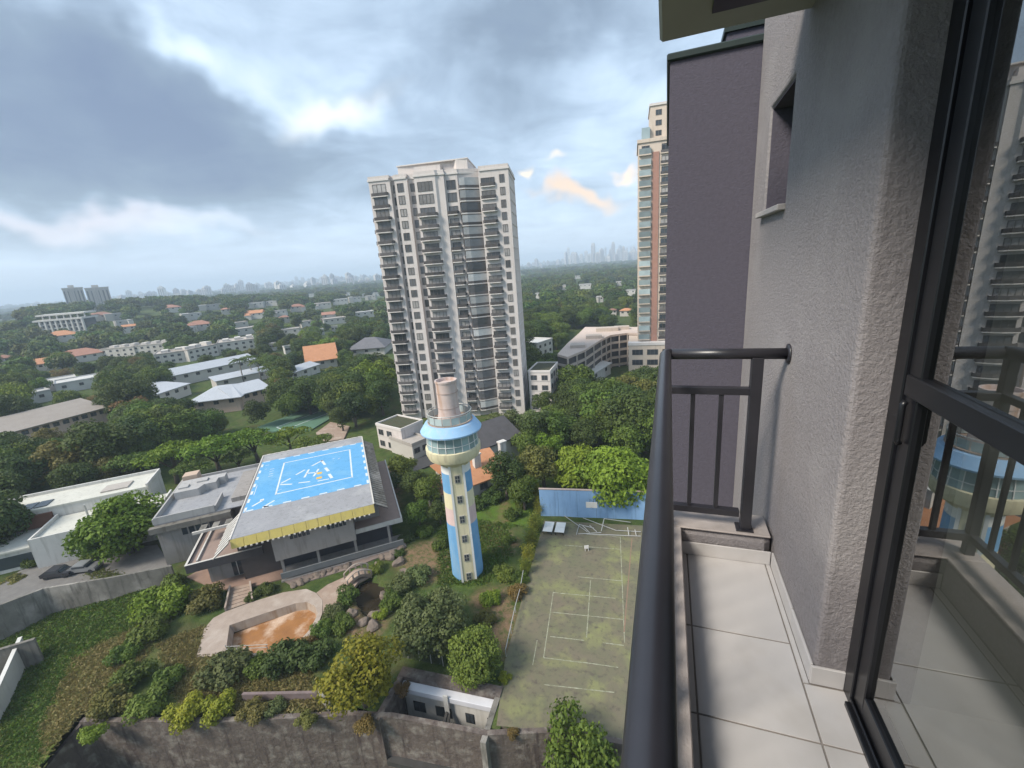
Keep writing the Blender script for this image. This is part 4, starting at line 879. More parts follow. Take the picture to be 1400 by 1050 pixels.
# columns: (u0, width, v, window width, has balcony, balcony width, curved)
WT = {}
def wm(w, h, mull, g):
    k = (w, h, mull, g.name)
    if k not in WT: WT[k] = win_mesh(w, h, mull, g)
    return WT[k]
COLS = [(.9, 3.6, -.7, 2, 2.6, True, 4.6, False), (5.95, .55, .7, 0, 2.0, False, 0, False), (7.4, 1.7, -.25, 1, 1.9, False, 0, False), (10.6, 1.3, .9, 0, 2.0, False, 0, False),
        (13.0, 4.0, -.9, 3, 2.1, True, 5.2, True), (20.4, 2.4, .2, 1, 2.0, True, 2.9, False), (29.4, 3.6, 0, 2, 1.7, True, 3.9, False), (34.2, 1.3, 0, 1, 1.9, False, 0, False)]
BM = {}
rnd = random.Random(3)
for f in range(NF):
    z = Z0+f*FH
    for ci, (u, w, v, mull, h, hasb, bw_, cur) in enumerate(COLS):
        top = f >= NF-2
        g = m_curt if rnd.random() < .55 else m_tglass
        hh = (h+.25 if (top and w > 1.5) else h)
        zz = z+(.12 if hasb else .62)
        inst('window', wm(w, hh, mull, g), tw, (u*S, v, zz))
        if hasb and not (top and ci in (4, 5)):
            k = (bw_, cur, top)
            if k not in BM: BM[k] = balc_mesh(bw_, .45 if top else (1.0 if not cur else 1.25), cur)
            o = inst('balcony', BM[k][0], tw, ((u+w/2-bw_/2)*S if False else u*S+w/2-bw_/2, v, z+.06)); inst('railing', BM[k][1], o)
    # glazed angled balconies
    A_, B_ = Vector((23.4*S, .5-.0, 0)), Vector((28.9*S, 2.4, 0)); t = (B_-A_); ang = math.atan2(t.y, t.x); Lg = t.length
    if f == 0:
        b = MB(); b.prism([(0, .1), (0, -1.5), (Lg*.25, -1.7), (Lg, -.9), (Lg, .1)], -.25, .05); gs = b.mesh('glazed_balcony', m_slab)
        b = MB(); P = [(.06, -1.4), (Lg*.25, -1.6), (Lg-.05, -.85)]
        for p, q in zip(P, P[1:]):
            tt_ = Vector((q[0]-p[0], q[1]-p[1], 0)); n = Vector((-tt_.y, tt_.x, 0)).normalized()*.06
            b.prism([(p[0], p[1]), (q[0], q[1]), (q[0]+n.x, q[1]+n.y), (p[0]+n.x, p[1]+n.y)], .06, 2.55)
        me_g1 = b.mesh('balcony_glazing', m_tglass)
        me_g2 = me_g1.copy(); me_g2.materials[0] = mat('blind behind glass', (0.46, 0.46, 0.45), (0.32, 0.33, 0.335), .6, rough=.25, spec=.5, rand=.4)
        b = MB()
        for p, q in zip(P, P[1:]): b.bar((p[0], p[1]-.03, .38), (q[0], q[1]-.03, .38), .05, .7)
        me_gr = b.mesh('railing', m_brail)
    o = inst('glazed_balcony', gs, tw, (A_.x, A_.y, z+.06), ang)
    inst('balcony_glazing', me_g2 if rnd.random() < .55 else me_g1, o); inst('railing', me_gr, o)
    # string courses on the right flank
    b = None
b = MB(); b.box(0, .12, 1.2, 15.4, -.09, .09); b.box(0, .12, 2.0, 2.2, -.09, .09); sc_m = b.mesh('string_course', m_slab)
b = MB(); b.box(.0, .05, 0, 12.0, 0, .10); 
for f in range(NF): inst('string_course', sc_m, tw, (36.6*S, 0, Z0+f*FH+2.7))
b = MB(); b.m(0).box(0, 6.2*S, -.8, 0, -.3, 0); bl_m = b.mesh('plinth', m_slab)
# left-hand side balconies seen edge on
b = MB(); b.box(-1.0, 0, 0, 4.0, -.2, 0); sbm = b.mesh('side_balcony', m_slab); b = MB(); b.box(-1.0, -.95, 0, 4.0, .01, .95); b.box(-.949, 0, 0, .05, .01, .95); sbr = b.mesh('railing', m_brail)
for f in range(0, NF-2):
    o = inst('side_balcony', sbm, tw, (0, 1.2, Z0+f*FH+.06)); inst('railing', sbr, o)
# low annexes
def annex(name, lab, px0, py0, px1, py1, depth, z, mwall, soil=True):
    a, c = G(px0, py0, z), G(px1, py1, z); an = math.atan2((c-a).y, (c-a).x); w = (c-a).length
    t = thing(name, lab, 'building', (a.x, a.y, 0), an)
    b = MB(); b.box(0, w, 0, depth, -2, z-.3); b.build('wall', mwall, t)
    for q in ((-.1, w+.1, -.12, .2), (-.1, w+.1, depth-.2, depth+.12), (-.1, .2, .201, depth-.201), (w-.2, w+.1, .201, depth-.201)):
        b = MB(); b.box(*q, z-.29, z+.35); b.build('parapet', m_slab, t)
    if soil: b = MB(); b.box(.25, w-.25, .25, depth-.25, z-.28, z+.05); b.build('roof_garden', mat('roof planting', (.05, .075, .03), (.09, .07, .05), 1.5, bump=.8, bscale=5, bdist=.3), t)
    wm_ = wm(1.8, 1.5, 1, m_glass)
    for k in range(int(z/3.0)):
        for j in range(max(1, int(w/3.2))): inst('window', wm_, t, (.7+j*3.2, 0, z-2.6-k*3.0))
        b = MB(); b.box(.2, w-.2, -.15, -.11, z-2.75-k*3.0, z-2.6-k*3.0); b.build('string_course', m_slab, t)
    return t, w
t_, w_ = annex('tower_annex', 'low beige annex with roof planting against the apartment tower', 722, 508, 752, 508, 11, 12.0, m_tw)
for k in range(3):
    for j in range(3): o = inst('window', wm(1.8, 1.5, 1, m_glass), t_, (w_+.0, 1.2+j*3.2, 9.4-k*3.0), rad(90))
annex('tower_planter', 'small pale planter block at the foot of the apartment tower', 514, 580, 548, 588, 7, 6.0, m_tw)

# ================================================================== brick and cream tower behind the slate wing
b0 = G(868, 512); t2 = thing('brick_tower', 'cream and pink brick apartment tower partly hidden by the slate wing', 'building', (-9.0, 158.0, 0), rad(4))
m_cr = mat('cream render', (0.62, 0.52, 0.43), (0.56, 0.47, 0.39), .3, stain=(.48, .40, .33)); m_br = mat('pink brick', (0.40, 0.22, 0.17), (0.34, 0.19, 0.15), .8)
b = MB(); b.box(0, 26, 0, 18, -3, 76); b.build('wall', m_cr, t2)
b = MB(); b.box(-3.2, 26, -3.0, 18.5, -3, 12.0); b.build('podium', m_cr, t2)
b = MB(); b.box(-3.4, 26, -3.2, -.1, 12.001, 12.9); b.build('podium_parapet', m_slab, t2)
b = MB(); b.box(-.35, 26.3, -.35, 18.3, 76.001, 77.0); b.build('cornice', m_cr, t2)
b = MB(); b.box(3.6, 24, 2.2, 16, 77.001, 86.5); b.m(1).box(3.3, 24.3, 1.9, 16.3, 86.501, 87.2); b.build('setback_storeys', [m_cr, m_slab], t2)
b = MB(); b.box(1.0, 3.5, 1.0, 8, 77.001, 80.5); b.build('terrace_glazing', mat('pale terrace glass', (.34, .42, .44), (.28, .36, .38), .7, rough=.15), t2)
b = MB(); b.box(4.3, 6.3, -.25, -.001, 12.9, 73); b.build('brick_pier', m_br, t2)
b = MB(); b.box(11.0, 13.0, -.25, -.001, 12.9, 73); b.build('brick_pier', m_br, t2)
m_pg = mat('pale balcony glazing', (0.34, 0.40, 0.40), (0.24, 0.29, 0.30), .5, rough=.2, spec=.5, rand=.45)
b = MB(); b.box(0, 3.7, -.9, 0, -.25, .1); s1 = b.mesh('balcony', m_cr); b = MB(); b.box(.05, 3.65, -.85, -.05, .11, 1.75); g1 = b.mesh('balcony_glazing', m_pg)
b = MB(); b.box(0, 3.0, -.5, 0, -.2, .08); s2 = b.mesh('balcony', m_cr); b = MB(); b.box(.05, 2.95, -.46, -.41, .09, .9); g2 = b.mesh('railing', m_brail)
for f in range(20):
    z = 13.6+f*3.1
    o = inst('balcony', s1, t2, (.2, 0, z)); inst('balcony_glazing', g1, o)
    inst('window', wm(2.4, 1.9, 1, m_glass if f % 3 else m_curt), t2, (7.0, 0, z+.3)); o = inst('balcony', s2, t2, (6.7, -.0, z-.1)); inst('railing', g2, o)
for k in range(3):
    for u in (-2.0, 3.0, 8.0): inst('window', wm(3.6, 1.9, 2, m_glass), t2, (u, -3.0, 1.4+k*3.6))
for k in range(3): inst('window', wm(1.8, 1.5, 1, m_glass), t2, (5.2, 2.2, 78.0+k*2.9)); 
for k in range(3): inst('window', wm(1.8, 1.5, 1, m_glass), t2, (9.0, 2.2, 78.0+k*2.9))
inst('window', wm(2.4, 1.9, 1, m_glass), t2, (1.0, 0, 73.2)); inst('window', wm(2.4, 1.9, 1, m_glass), t2, (7.0, 0, 73.2))

# ================================================================== curved terraced block in the valley on the right
m_cb = mat('sand coloured concrete', (0.50, 0.43, 0.37), (0.43, 0.37, 0.32), .12, stain=(.38, .32, .28))
g = G(815, 500, 0); d = Vector((g.x, g.y, 0)).normalized(); cb_c = d*225
cb = thing('curved_block', 'curved sand-coloured block with open terraces and a long flat roof', 'building', (cb_c.x, cb_c.y, 0), math.atan2(d.y, d.x)-math.pi/2)
def arc(px_list, z): return [tuple((cb.matrix_basis.inverted() @ G(x, y, z))[:2]) for x, y in px_list]
front = arc([(776, 488), (800, 478), (822, 464), (835, 458), (858, 455), (884, 456)], 13.0); back = arc([(884, 447), (835, 447), (800, 447), (792, 455), (775, 470), (762, 484)], 13.0)
cb.rotation_euler.z = math.atan2(d.y, d.x)-math.pi/2
for k in range(5):
    zt = 13.0-k*3.0
    b = MB(); b.prism(front+back, zt-.75, zt if k == 0 else zt-.001); b.build('floor_slab' if k else 'roof', m_cb if k else mat('pinkish flat roof', (.58, .47, .40), (.48, .40, .35), .1, stain=(.4, .34, .3)), cb)
ins = [(x+(0 if True else 0), y+1.6) for x, y in front]
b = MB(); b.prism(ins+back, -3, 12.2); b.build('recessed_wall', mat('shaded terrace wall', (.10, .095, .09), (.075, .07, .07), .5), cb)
for i in range(len(front)-1):
    for s in (0.0, .5):
        p = Vector((*front[i], 0)).lerp(Vector((*front[i+1], 0)), s); b = MB(); b.box(p.x-.25, p.x+.25, p.y-.03, p.y+1.5, -2.5, 12.2); b.build('pier', m_cb, cb)
for (px, py, w, dd, h) in ((812, 462, 6, 4, 1.2), (830, 452, 9, 4, 1.4), (790, 474, 5, 5, 1.0), (850, 450, 6, 3, 1.3)):
    u, v = arc([(px, py)], 13.0)[0]; b = MB(); b.box(u-w/2, u+w/2, v-dd/2, v+dd/2, 13.001, 13+h); b.build('roof_box', m_cb, cb)

# ================================================================== houses
m_tile_r = mat('terracotta roof', (0.34, 0.175, 0.125), (0.27, 0.14, 0.10), .6, stain=(.25, .12, .08), rand=.18)
m_tile_o = mat('orange tile roof', (0.50, 0.245, 0.13), (0.42, 0.20, 0.105), .5, bump=.4, bscale=2.5, bdist=.1, stain=(.38, .17, .09))
m_roof_g = mat('grey metal roof', (0.42, 0.44, 0.47), (0.37, 0.39, 0.42), .25, rough=.5, stain=(.30, .31, .33), rand=.06)
m_roof_d = mat('dark slate roof', (0.085, 0.08, 0.085), (0.06, 0.058, 0.06), .7)
m_roof_b = mat('beige flat roof', (0.42, 0.38, 0.34), (0.36, 0.33, 0.30), .3, stain=(.30, .27, .25), rand=.1)
m_roof_w = mat('pale flat roof', (0.46, 0.455, 0.44), (0.38, 0.375, 0.36), .3, stain=(.32, .31, .30), rand=.2)
m_hwall = mat('house wall', (0.56, 0.53, 0.49), (0.50, 0.47, 0.43), .4, rand=.15)
m_pinkw = mat('salmon wall', (0.58, 0.44, 0.36), (0.52, 0.39, 0.32), .3, stain=(.44, .33, .27))
HOUSES = [(737, 548, 22, 138, 9, Vector((0, -500, 0)), Vector((1, -500, 0)), 1, 0.0), (540, 600, 24, 115, 6, Vector((0, -500, 0)), Vector((1, -500, 0)), 1, 0.0), (890, 515, 26, 155, 11, Vector((-13, 154, 0)), Vector((17, 156, 0)), 24, 0.0), (825, 495, 52, 205, 13, Vector((0, -500, 0)), Vector((1, -500, 0)), 1, 0.0)]      # (px, py of base, half width in px, depth distance) for keeping the view of them clear
WSM = {}
def house(name, lab, group, o, w, dep, h, yaw, roof, mw, mr, eave=.5, rise=None, nwin=3, cat='house', floors=1):
    t = thing(name, lab, cat, (o.x, o.y, o.z), yaw, group)
    b = MB(); b.box(0, w, 0, dep, -3, h); b.build('wall', mw, t)
    e = eave; r = rise if rise is not None else .16*dep
    b = MB()
    if roof == 'flat':
        b.box(-.15, w+.15, -.15, dep+.15, h+.001, h+.35); b.box(-.15, w+.15, -.15, .15, h+.351, h+.8); b.box(-.15, w+.15, dep-.15, dep+.15, h+.351, h+.8); b.box(-.15, .15, .151, dep-.151, h+.351, h+.8); b.box(w-.15, w+.15, .151, dep-.151, h+.351, h+.8)
    elif roof == 'gable':
        b.add([(-e, -e, h), (w+e, -e, h), (w+e, dep/2, h+r), (-e, dep/2, h+r), (w+e, dep+e, h), (-e, dep+e, h), (-e, -e, h-.25), (w+e, -e, h-.25), (w+e, dep+e, h-.25), (-e, dep+e, h-.25)],
              [(0, 1, 2, 3), (3, 2, 4, 5), (6, 9, 8, 7), (0, 6, 7, 1), (5, 4, 8, 9), (0, 3, 5, 9, 6), (1, 7, 8, 4, 2)])
    elif roof == 'hip':
        i = min(dep/2, w*.35); b.add([(-e, -e, h), (w+e, -e, h), (w+e, dep+e, h), (-e, dep+e, h), (i, dep/2, h+r), (w-i, dep/2, h+r), (-e, -e, h-.25), (w+e, -e, h-.25), (w+e, dep+e, h-.25), (-e, dep+e, h-.25)],
              [(0, 1, 5, 4), (1, 2, 5), (2, 3, 4, 5), (3, 0, 4), (6, 9, 8, 7), (0, 6, 7, 1), (1, 7, 8, 2), (2, 8, 9, 3), (3, 9, 6, 0)])
    elif roof == 'shed':
        b.add([(-e, -e, h), (w+e, -e, h), (w+e, dep+e, h+r), (-e, dep+e, h+r), (-e, -e, h-.25), (w+e, -e, h-.25), (w+e, dep+e, h+r-.25), (-e, dep+e, h+r-.25)], [(0, 1, 2, 3), (4, 7, 6, 5), (0, 4, 5, 1), (1, 5, 6, 2), (2, 6, 7, 3), (3, 7, 4, 0)])
    b.build('roof', mr, t)
    if nwin:
        k = 'hw'
        if k not in WSM: WSM[k] = win_mesh(1.6, 1.3, 1, m_glass)
        for f in range(floors):
            for j in range(nwin): inst('window', WSM[k], t, (w*(j+.5)/nwin-.8, 0, h-2.0-f*3.0))
    return t
def house_px(name, lab, p1, p2, dep, h, roof, mw, mr, group=None, z=None, **k):
    """front wall base runs from pixel p1 to p2"""
    if z is None: a, c = GT(*p1), GT(*p2)
    else: a, c = G(*p1, z), G(*p2, z)
    c.z = a.z = min(a.z, c.z)
    yaw = math.atan2(c.y-a.y, c.x-a.x); w = (Vector(c[:2])-Vector(a[:2])).length
    HOUSES.append(((p1[0]+p2[0])/2, (p1[1]+p2[1])/2, abs(p2[0]-p1[0])/2, (a-EYE).length, h, a.copy(), c.copy(), dep, yaw))
    return house(name, lab, group, a, w, dep, h, yaw, roof, mw, mr, **k)
# grey-roofed school below the tower
house_px('school_wing', 'long grey metal-roofed school wing beside the tall palms', (232, 530), (352, 503), 16, 5.0, 'gable', m_hwall, m_roof_g, nwin=8, cat='building', rise=2.4)
house_px('school_wing', 'grey metal-roofed school hall with salmon walls facing the lawn', (268, 568), (330, 560), 20, 5.0, 'hip', m_pinkw, m_roof_g, nwin=3, cat='building', rise=2.6, eave=1.5)
house_px('school_wing', 'grey metal-roofed school block joined to the salmon-walled hall', (324, 560), (368, 548), 17, 5.2, 'gable', m_pinkw, m_roof_g, nwin=4, cat='building', rise=2.2, eave=1.3)
house_px('school_wing', 'low pale-roofed school side wing next to the umbrella trees', (212, 556), (262, 538), 15, 4.4, 'shed', m_hwall, m_roof_g, nwin=4, cat='building', rise=1.8)
house_px('school_wing', 'narrow grey-roofed link between the school wings', (298, 532), (370, 516), 8, 3.6, 'shed', m_hwall, m_roof_g, nwin=3, cat='building', rise=1.0)
house_px('pavilion', 'small white garden pavilion with grey roof beside the orange-tiled house', (398, 522), (438, 508), 11, 3.6, 'gable', m_white, m_roof_g, nwin=3, rise=1.5)
house_px('villa', 'villa with a broad orange tiled roof beyond the palms', (422, 506), (462, 500), 20, 4.0, 'gable', m_hwall, m_tile_o, nwin=3, rise=6.5, eave=1.0)
house_px('villa', 'villa with a dark grey hipped roof beside the apartment tower', (478, 488), (526, 484), 22, 4.0, 'hip', m_hwall, mat('charcoal hip roof', (.16, .155, .165), (.12, .12, .13), .5), nwin=3, rise=4.5, eave=1.2)
house_px('school_building', 'long salmon school building with a row of dark windows', (-14, 622), (150, 575), 16, 5.0, 'shed', m_pinkw, mat('taupe metal roof', (.30, .265, .235), (.25, .22, .195), .3, stain=(.22, .195, .17)), nwin=12, cat='building', rise=2.2, eave=.9)
# stepped white terraces
for i, (p1, p2, dep, h, lab) in enumerate([((140, 490), (186, 486), 14, 6, 'stepped white terrace block at the terracotta roof end of its row'), ((184, 486), (226, 482), 14, 6.3, 'stepped white terrace block in the middle of its row'), ((214, 500), (262, 493), 18, 6, 'beige terrace block with overhanging roof, standing forward of its row'),
        ((260, 494), (300, 485), 18, 6.5, 'beige terrace block with a dark roof recess'), ((300, 484), (350, 477), 22, 6.5, 'beige terrace block farthest along towards the palms')]):
    t = house_px('terrace_block', lab, p1, p2, dep, h, 'flat', m_offwhite, m_roof_b, nwin=5, floors=2, cat='building')
    w = [o for o in t.children if o.name.startswith('roof')][0]
    for k in range(3): b = MB(); b.box(3+k*7, 6.5+k*7, dep*.35, dep*.7, h+.352, h+1.7+.3*k); b.build('roof_box', m_offwhite, t)
# white office with frame, twin slabs
a, c = GT(60, 459), GT(118, 456); a.z = c.z = min(a.z, c.z); yaw = math.atan2(c.y-a.y, c.x-a.x); w = (c-a).length
of = thing('office_building', 'white office block with open concrete frame among dark trees', 'building', tuple(a), yaw); HOUSES.append((88, 457, 32, (a-EYE).length, 24, a.copy(), c.copy(), 18, yaw))
b = MB(); b.box(0, w, 1.5, 18, -3, 15); b.build('wall', m_glass, of)
b = MB(); b.box(-5, w+1, -1, 20, 15.001, 16.5); b.build('roof_slab', m_white, of); b = MB(); b.box(-5, w+1, 4, 20, 20, 21.5); b.build('roof_slab', m_white, of)
for k in range(9): b = MB(); b.box(w*k/8-.7, w*k/8+.7, -.6, 1.45, -3, 15); b.build('column', m_white, of)
for k in range(3): b = MB(); b.box(0, w, .2, 1.48, 3+k*4, 4.2+k*4); b.build('floor_slab', m_roof_w, of)
for k in range(7): b = MB(); b.box(w*k/6-.4, w*k/6+.4, 5, 6, 16.501, 19.999); b.build('column', m_white, of)
m_tb = mat('grey beige tower', (0.56, 0.52, 0.48), (0.48, 0.45, 0.42), .08)
for i, (x0, x1, lab) in enumerate(((92, 120, 'broad beige apartment slab on the wooded hill, on the side of the framed office'), (123, 155, 'broad beige apartment slab on the wooded hill, with a stepped end'))):
    d1, d2 = ray(x0, 418), ray(x1, 416); k = 880/math.hypot(d1.x, d1.y); a = EYE+d1*k; k = 880/math.hypot(d2.x, d2.y); c = EYE+d2*k
    yaw = math.atan2(c.y-a.y, c.x-a.x); w = (Vector(c[:2])-Vector(a[:2])).length; zb = hz(a.x, a.y)-3
    t = thing('apartment_slab', lab, 'building', (a.x, a.y, zb), yaw); H_ = 36-2*i; HOUSES.append(((x0+x1)/2, 418, 16, 880, 44, a.copy(), c.copy(), 20, yaw))
    b = MB(); b.box(0, w, 0, 18, -3, H_); b.build('wall', m_tb, t); b = MB(); b.box(-.6, w+.6, -.6, 18.6, H_+.001, H_+1.6); b.build('cornice', m_hwall, t)
    b = MB(); b.box(w*.3, w*.6, 4, 12, H_+1.601, H_+5); b.build('roof_house', m_tb, t)
    for k in range(6):
        b = MB(); b.box(w*(k+.22)/6, w*(k+.62)/6, -.35, -.001, 2, H_-3); b.build('window_bay', mat('far glazing', (.24, .24, .245), (.19, .19, .20), .2), t)
    for k in range(4): b = MB(); b.box(w*(k+1)/5-.6, w*(k+1)/5+.6, -.9, -.36, 0, H_); b.build('pier', m_hwall, t)
# near houses beyond the lighthouse: dark roof and orange tiles
HV = house_px('villa', 'villa with a long dark slate roof behind the lighthouse lookout', (640, 650), (712, 622), 13, 5.0, 'gable', m_white, m_roof_d, nwin=4, rise=3.0, eave=.6)
dark_villa = HV
inv_v = (Matrix.Translation(dark_villa.location) @ Matrix.Rotation(dark_villa.rotation_euler.z, 4, 'Z')).inverted()
for (x, y) in ((651, 624), (686, 607)):
    g = inv_v @ G(x, y, 7.2); b = MB(); b.box(g.x-.7, g.x+.7, g.y-.45, g.y+.45, 4.6, 7.6); b.box(g.x-.85, g.x+.85, g.y-.6, g.y+.6, 7.601, 7.85); b.build('chimney', m_white, dark_villa)
house_px('villa', 'villa with orange tiled roof half hidden by trees behind the lighthouse', (634, 690), (690, 668), 12, 3.6, 'gable', m_hwall, m_tile_o, nwin=3, rise=3.0, eave=.8)
house_px('garden_shed', 'low red tiled shed beside the lighthouse shaft', (588, 694), (612, 688), 5, 2.4, 'gable', m_hwall, m_tile_r, nwin=1, rise=1.2)
house_px('villa', 'grey flat-roofed lodge behind the lighthouse lookout', (566, 628), (588, 618), 9, 3.2, 'flat', m_hwall, m_roof_b, nwin=2)
# valley on the right
house_px('villa', 'white two-storey house beside the apartment tower annex', (736, 492), (756, 484), 14, 7, 'flat', m_white, m_roof_w, nwin=3, floors=2)
house_px('villa', 'white sloping-roofed house in front of the curved block', (808, 528), (835, 510), 8, 4, 'shed', m_white, m_roof_w, nwin=2)
# far houses: (x, y, width px, roof)
FARH = [(8, 437, 26, 'r'), (132, 432, 14, 'w'), (142, 438, 18, 'r'), (160, 437, 18, 'w'), (172, 447, 14, 'w'), (178, 455, 12, 'o'), (202, 428, 26, 'r'), (238, 427, 18, 'r'), (85, 468, 26, 'o'), (118, 494, 42, 'r'), (58, 507, 28, 'o'), (4, 500, 16, 'r'),
        (264, 437, 20, 'w'), (286, 424, 30, 'w'), (273, 452, 26, 'r'), (262, 456, 8, 'w'), (350, 421, 18, 'w'), (372, 418, 14, 'w'), (348, 436, 20, 'o'), (382, 433, 18, 'w'), (391, 441, 12, 'r'), (408, 426, 18, 'r'), (426, 406, 8, 'w'), (441, 422, 24, 'b'), (466, 416, 20, 'w'),
        (486, 413, 16, 'w'), (507, 410, 14, 'w'), (476, 404, 8, 'w'), (496, 407, 8, 'w'), (515, 405, 10, 'w'), (451, 437, 18, 'r'), (459, 443, 30, 'b'), (500, 434, 26, 'w'), (338, 457, 26, 'b'), (398, 458, 22, 'b'), (440, 458, 8, 'w'), (458, 454, 8, 'w'), (420, 447, 14, 'b'), (373, 479, 8, 'w'), (395, 483, 8, 'w'),
        (46, 552, 30, 'w'), (78, 533, 34, 'w'), (114, 532, 40, 'w'), (330, 449, 18, 'b'), (310, 430, 10, 'r'),
        (800, 395, 18, 'w'), (862, 404, 14, 'w'), (855, 432, 16, 'o'), (838, 431, 10, 'r'), (820, 413, 10, 'w'), (790, 381, 8, 'w'), (735, 408, 8, 'w'), (770, 397, 8, 'w'), (846, 391, 8, 'w')]
m_farw = mat('far white render', (0.52, 0.51, 0.49), (0.44, 0.43, 0.41), .3, rand=.2)
LABF = {'r': 'red-roofed house half hidden among the distant trees', 'o': 'orange-roofed house half hidden among the distant trees', 'w': 'white flat-roofed house half hidden among the distant trees', 'b': 'beige flat-roofed house half hidden among the distant trees'}
rnd = random.Random(11)
for (x, y, wp, kd) in FARH:
    o = GT(x, y); dist = (o-EYE).length; w = wp*dist/FPX*.9; dep = min(w*.8, 18); base = math.atan2(o.y, o.x)-math.pi/2; yaw = base+rnd.uniform(-.35, .35)
    h = min(6.5, max(4.0, 6.5*dist/FPX)); off = Vector((math.cos(yaw), math.sin(yaw), 0))*(-w/2)
    HLAST = house('house', LABF[kd], {'r': 'distant red-roofed houses', 'o': 'distant orange-roofed houses', 'w': 'distant white houses', 'b': 'distant beige houses'}[kd], o+off, w, dep, h, yaw, rnd.choice(('hip', 'hip', 'gable')) if kd in 'ro' else 'flat', m_hwall if kd != 'w' else m_farw, {'r': m_tile_r, 'o': m_tile_o, 'w': m_roof_w, 'b': m_roof_b}[kd], nwin=max(2, min(5, int(w/5))), rise=.22*dep)
    ht = [q for q in COL.objects if q.name.startswith('house') and q.type == 'EMPTY'][-1] if False else HLAST
    if rnd.random() < .6:
        ww, wd, wh2 = w*rnd.uniform(.3, .5), dep*rnd.uniform(.4, .7), h*rnd.uniform(.6, 1.35); u0 = rnd.choice((-.02*w, w*.98-ww*.9)); b = MB(); b.box(u0, u0+ww, -wd*.5, dep*.6, -3, wh2); b.build('wing', m_hwall, ht)
        b = MB()
        if kd in 'ro': b.add([(u0-.4, -wd*.5-.4, wh2), (u0+ww+.4, -wd*.5-.4, wh2), (u0+ww+.4, dep*.6, wh2), (u0-.4, dep*.6, wh2), (u0+ww/2, 0, wh2+ww*.25), (u0+ww/2, dep*.5, wh2+ww*.25)], [(0, 1, 4), (1, 2, 5, 4), (2, 3, 5), (3, 0, 4, 5), (0, 3, 2, 1)])
        else: b.box(u0-.3, u0+ww+.3, -wd*.5-.3, dep*.6+.3, wh2+.001, wh2+.5)
        b.build('wing_roof', {'r': m_tile_r, 'o': m_tile_o, 'w': m_roof_w, 'b': m_roof_b}[kd], ht)
    HOUSES.append((x, y, wp/2, dist, h, o+off, o-off, dep, yaw))
# ================================================================== white modern house on the left
a, c = G(36, 738, 5.5), G(124, 718, 5.5); yaw = math.atan2(c.y-a.y, c.x-a.x); wl_ = (c-a).length
wh = thing('modern_house', 'white modernist house with layered flat roofs and roof skylights', 'house', (a.x, a.y, 0), yaw)
invw = Matrix.Rotation(-yaw, 4, 'Z') @ Matrix.Translation((-a.x, -a.y, 0))
def WL(px, py, z): p = invw @ G(px, py, z); return (p.x, p.y)
e1 = WL(219, 643, 7.0); e2 = WL(0, 688, 7.0); e3 = WL(231, 668, 7.0); print('modern', wl_, math.degrees(yaw), e1, e2, e3)
m_wr = mat('white roof membrane', (.56, .55, .49), (.48, .47, .42), .4, stain=(.38, .37, .33))
X1 = max(e1[0], wl_+2); Y1 = (e1[1]+e2[1])/2
b = MB(); b.box(0, wl_+9, 0, 9.0, -1, 4.6); b.build('front_wing', m_white, wh)
b = MB(); b.box(-18, X1, 9.001, Y1, -1, 6.6); b.build('rear_wing', m_white, wh)
b = MB(); b.box(-18.2, X1+.1, 8.9, Y1+.1, 6.601, 6.95); b.build('roof', m_wr, wh)
b = MB(); b.box(.3, wl_+8.7, .3, 8.85, 4.601, 4.75); b.build('roof', m_wr, wh)
for q in ((0, wl_+9, 0, .28), (0, .28, .281, 8.85), (wl_+8.72, wl_+9, .281, 8.85)): b = MB(); b.box(*q, 4.602, 5.35); b.build('parapet', m_white, wh)
for q in ((-18.2, X1+.1, Y1-.2, Y1+.11), (X1-.2, X1+.11, 9.0, Y1-.201)): b = MB(); b.box(*q, 6.951, 7.5); b.build('parapet', m_white, wh)
b = MB(); b.box(-17, -.5, 2.0, 8.9, -1, 3.2); b.build('low_wing', m_white, wh); b = MB(); b.box(-17.3, -.45, 1.5, 8.88, 3.201, 3.5); b.build('roof', m_wr, wh)
for k in range(7): b = MB(); b.box(-15+k*2.0, -13.25+k*2.0, 9.6, 12.2, 6.951, 7.1); b.build('skylight', m_glass, wh)
b = MB(); b.box(-16, -1, 1.97, 1.999, .3, 2.4); b.build('glazed_front', m_glass, wh)
b = MB(); b.box(-17, -.5, 8.6, 9.0, 3.6, 6.0); b.build('timber_screen', mat('brown timber screen', (.16, .075, .05), (.12, .06, .04), 1.5), wh)
b = MB(); b.box(X1*.45, X1*.75, Y1-6, Y1-3, 6.951, 7.2); b.build('roof_hatch', m_roof_b, wh)
b = MB(); b.tube([(wl_*.75, 4.5, 5.3), (wl_*.75, 4.5, 7.6)], .16, 8); b.build('flue', m_galv, wh)
b = MB(); b.prism([xy(28, 780), xy(150, 752), xy(215, 745), xy(235, 775), xy(140, 800), xy(40, 830), xy(0, 830), xy(0, 800)], -.4, .05); dv = b.build('driveway', mat('driveway concrete', (.19, .18, .17), (.14, .133, .127), 1)); tag(dv, kind='structure')
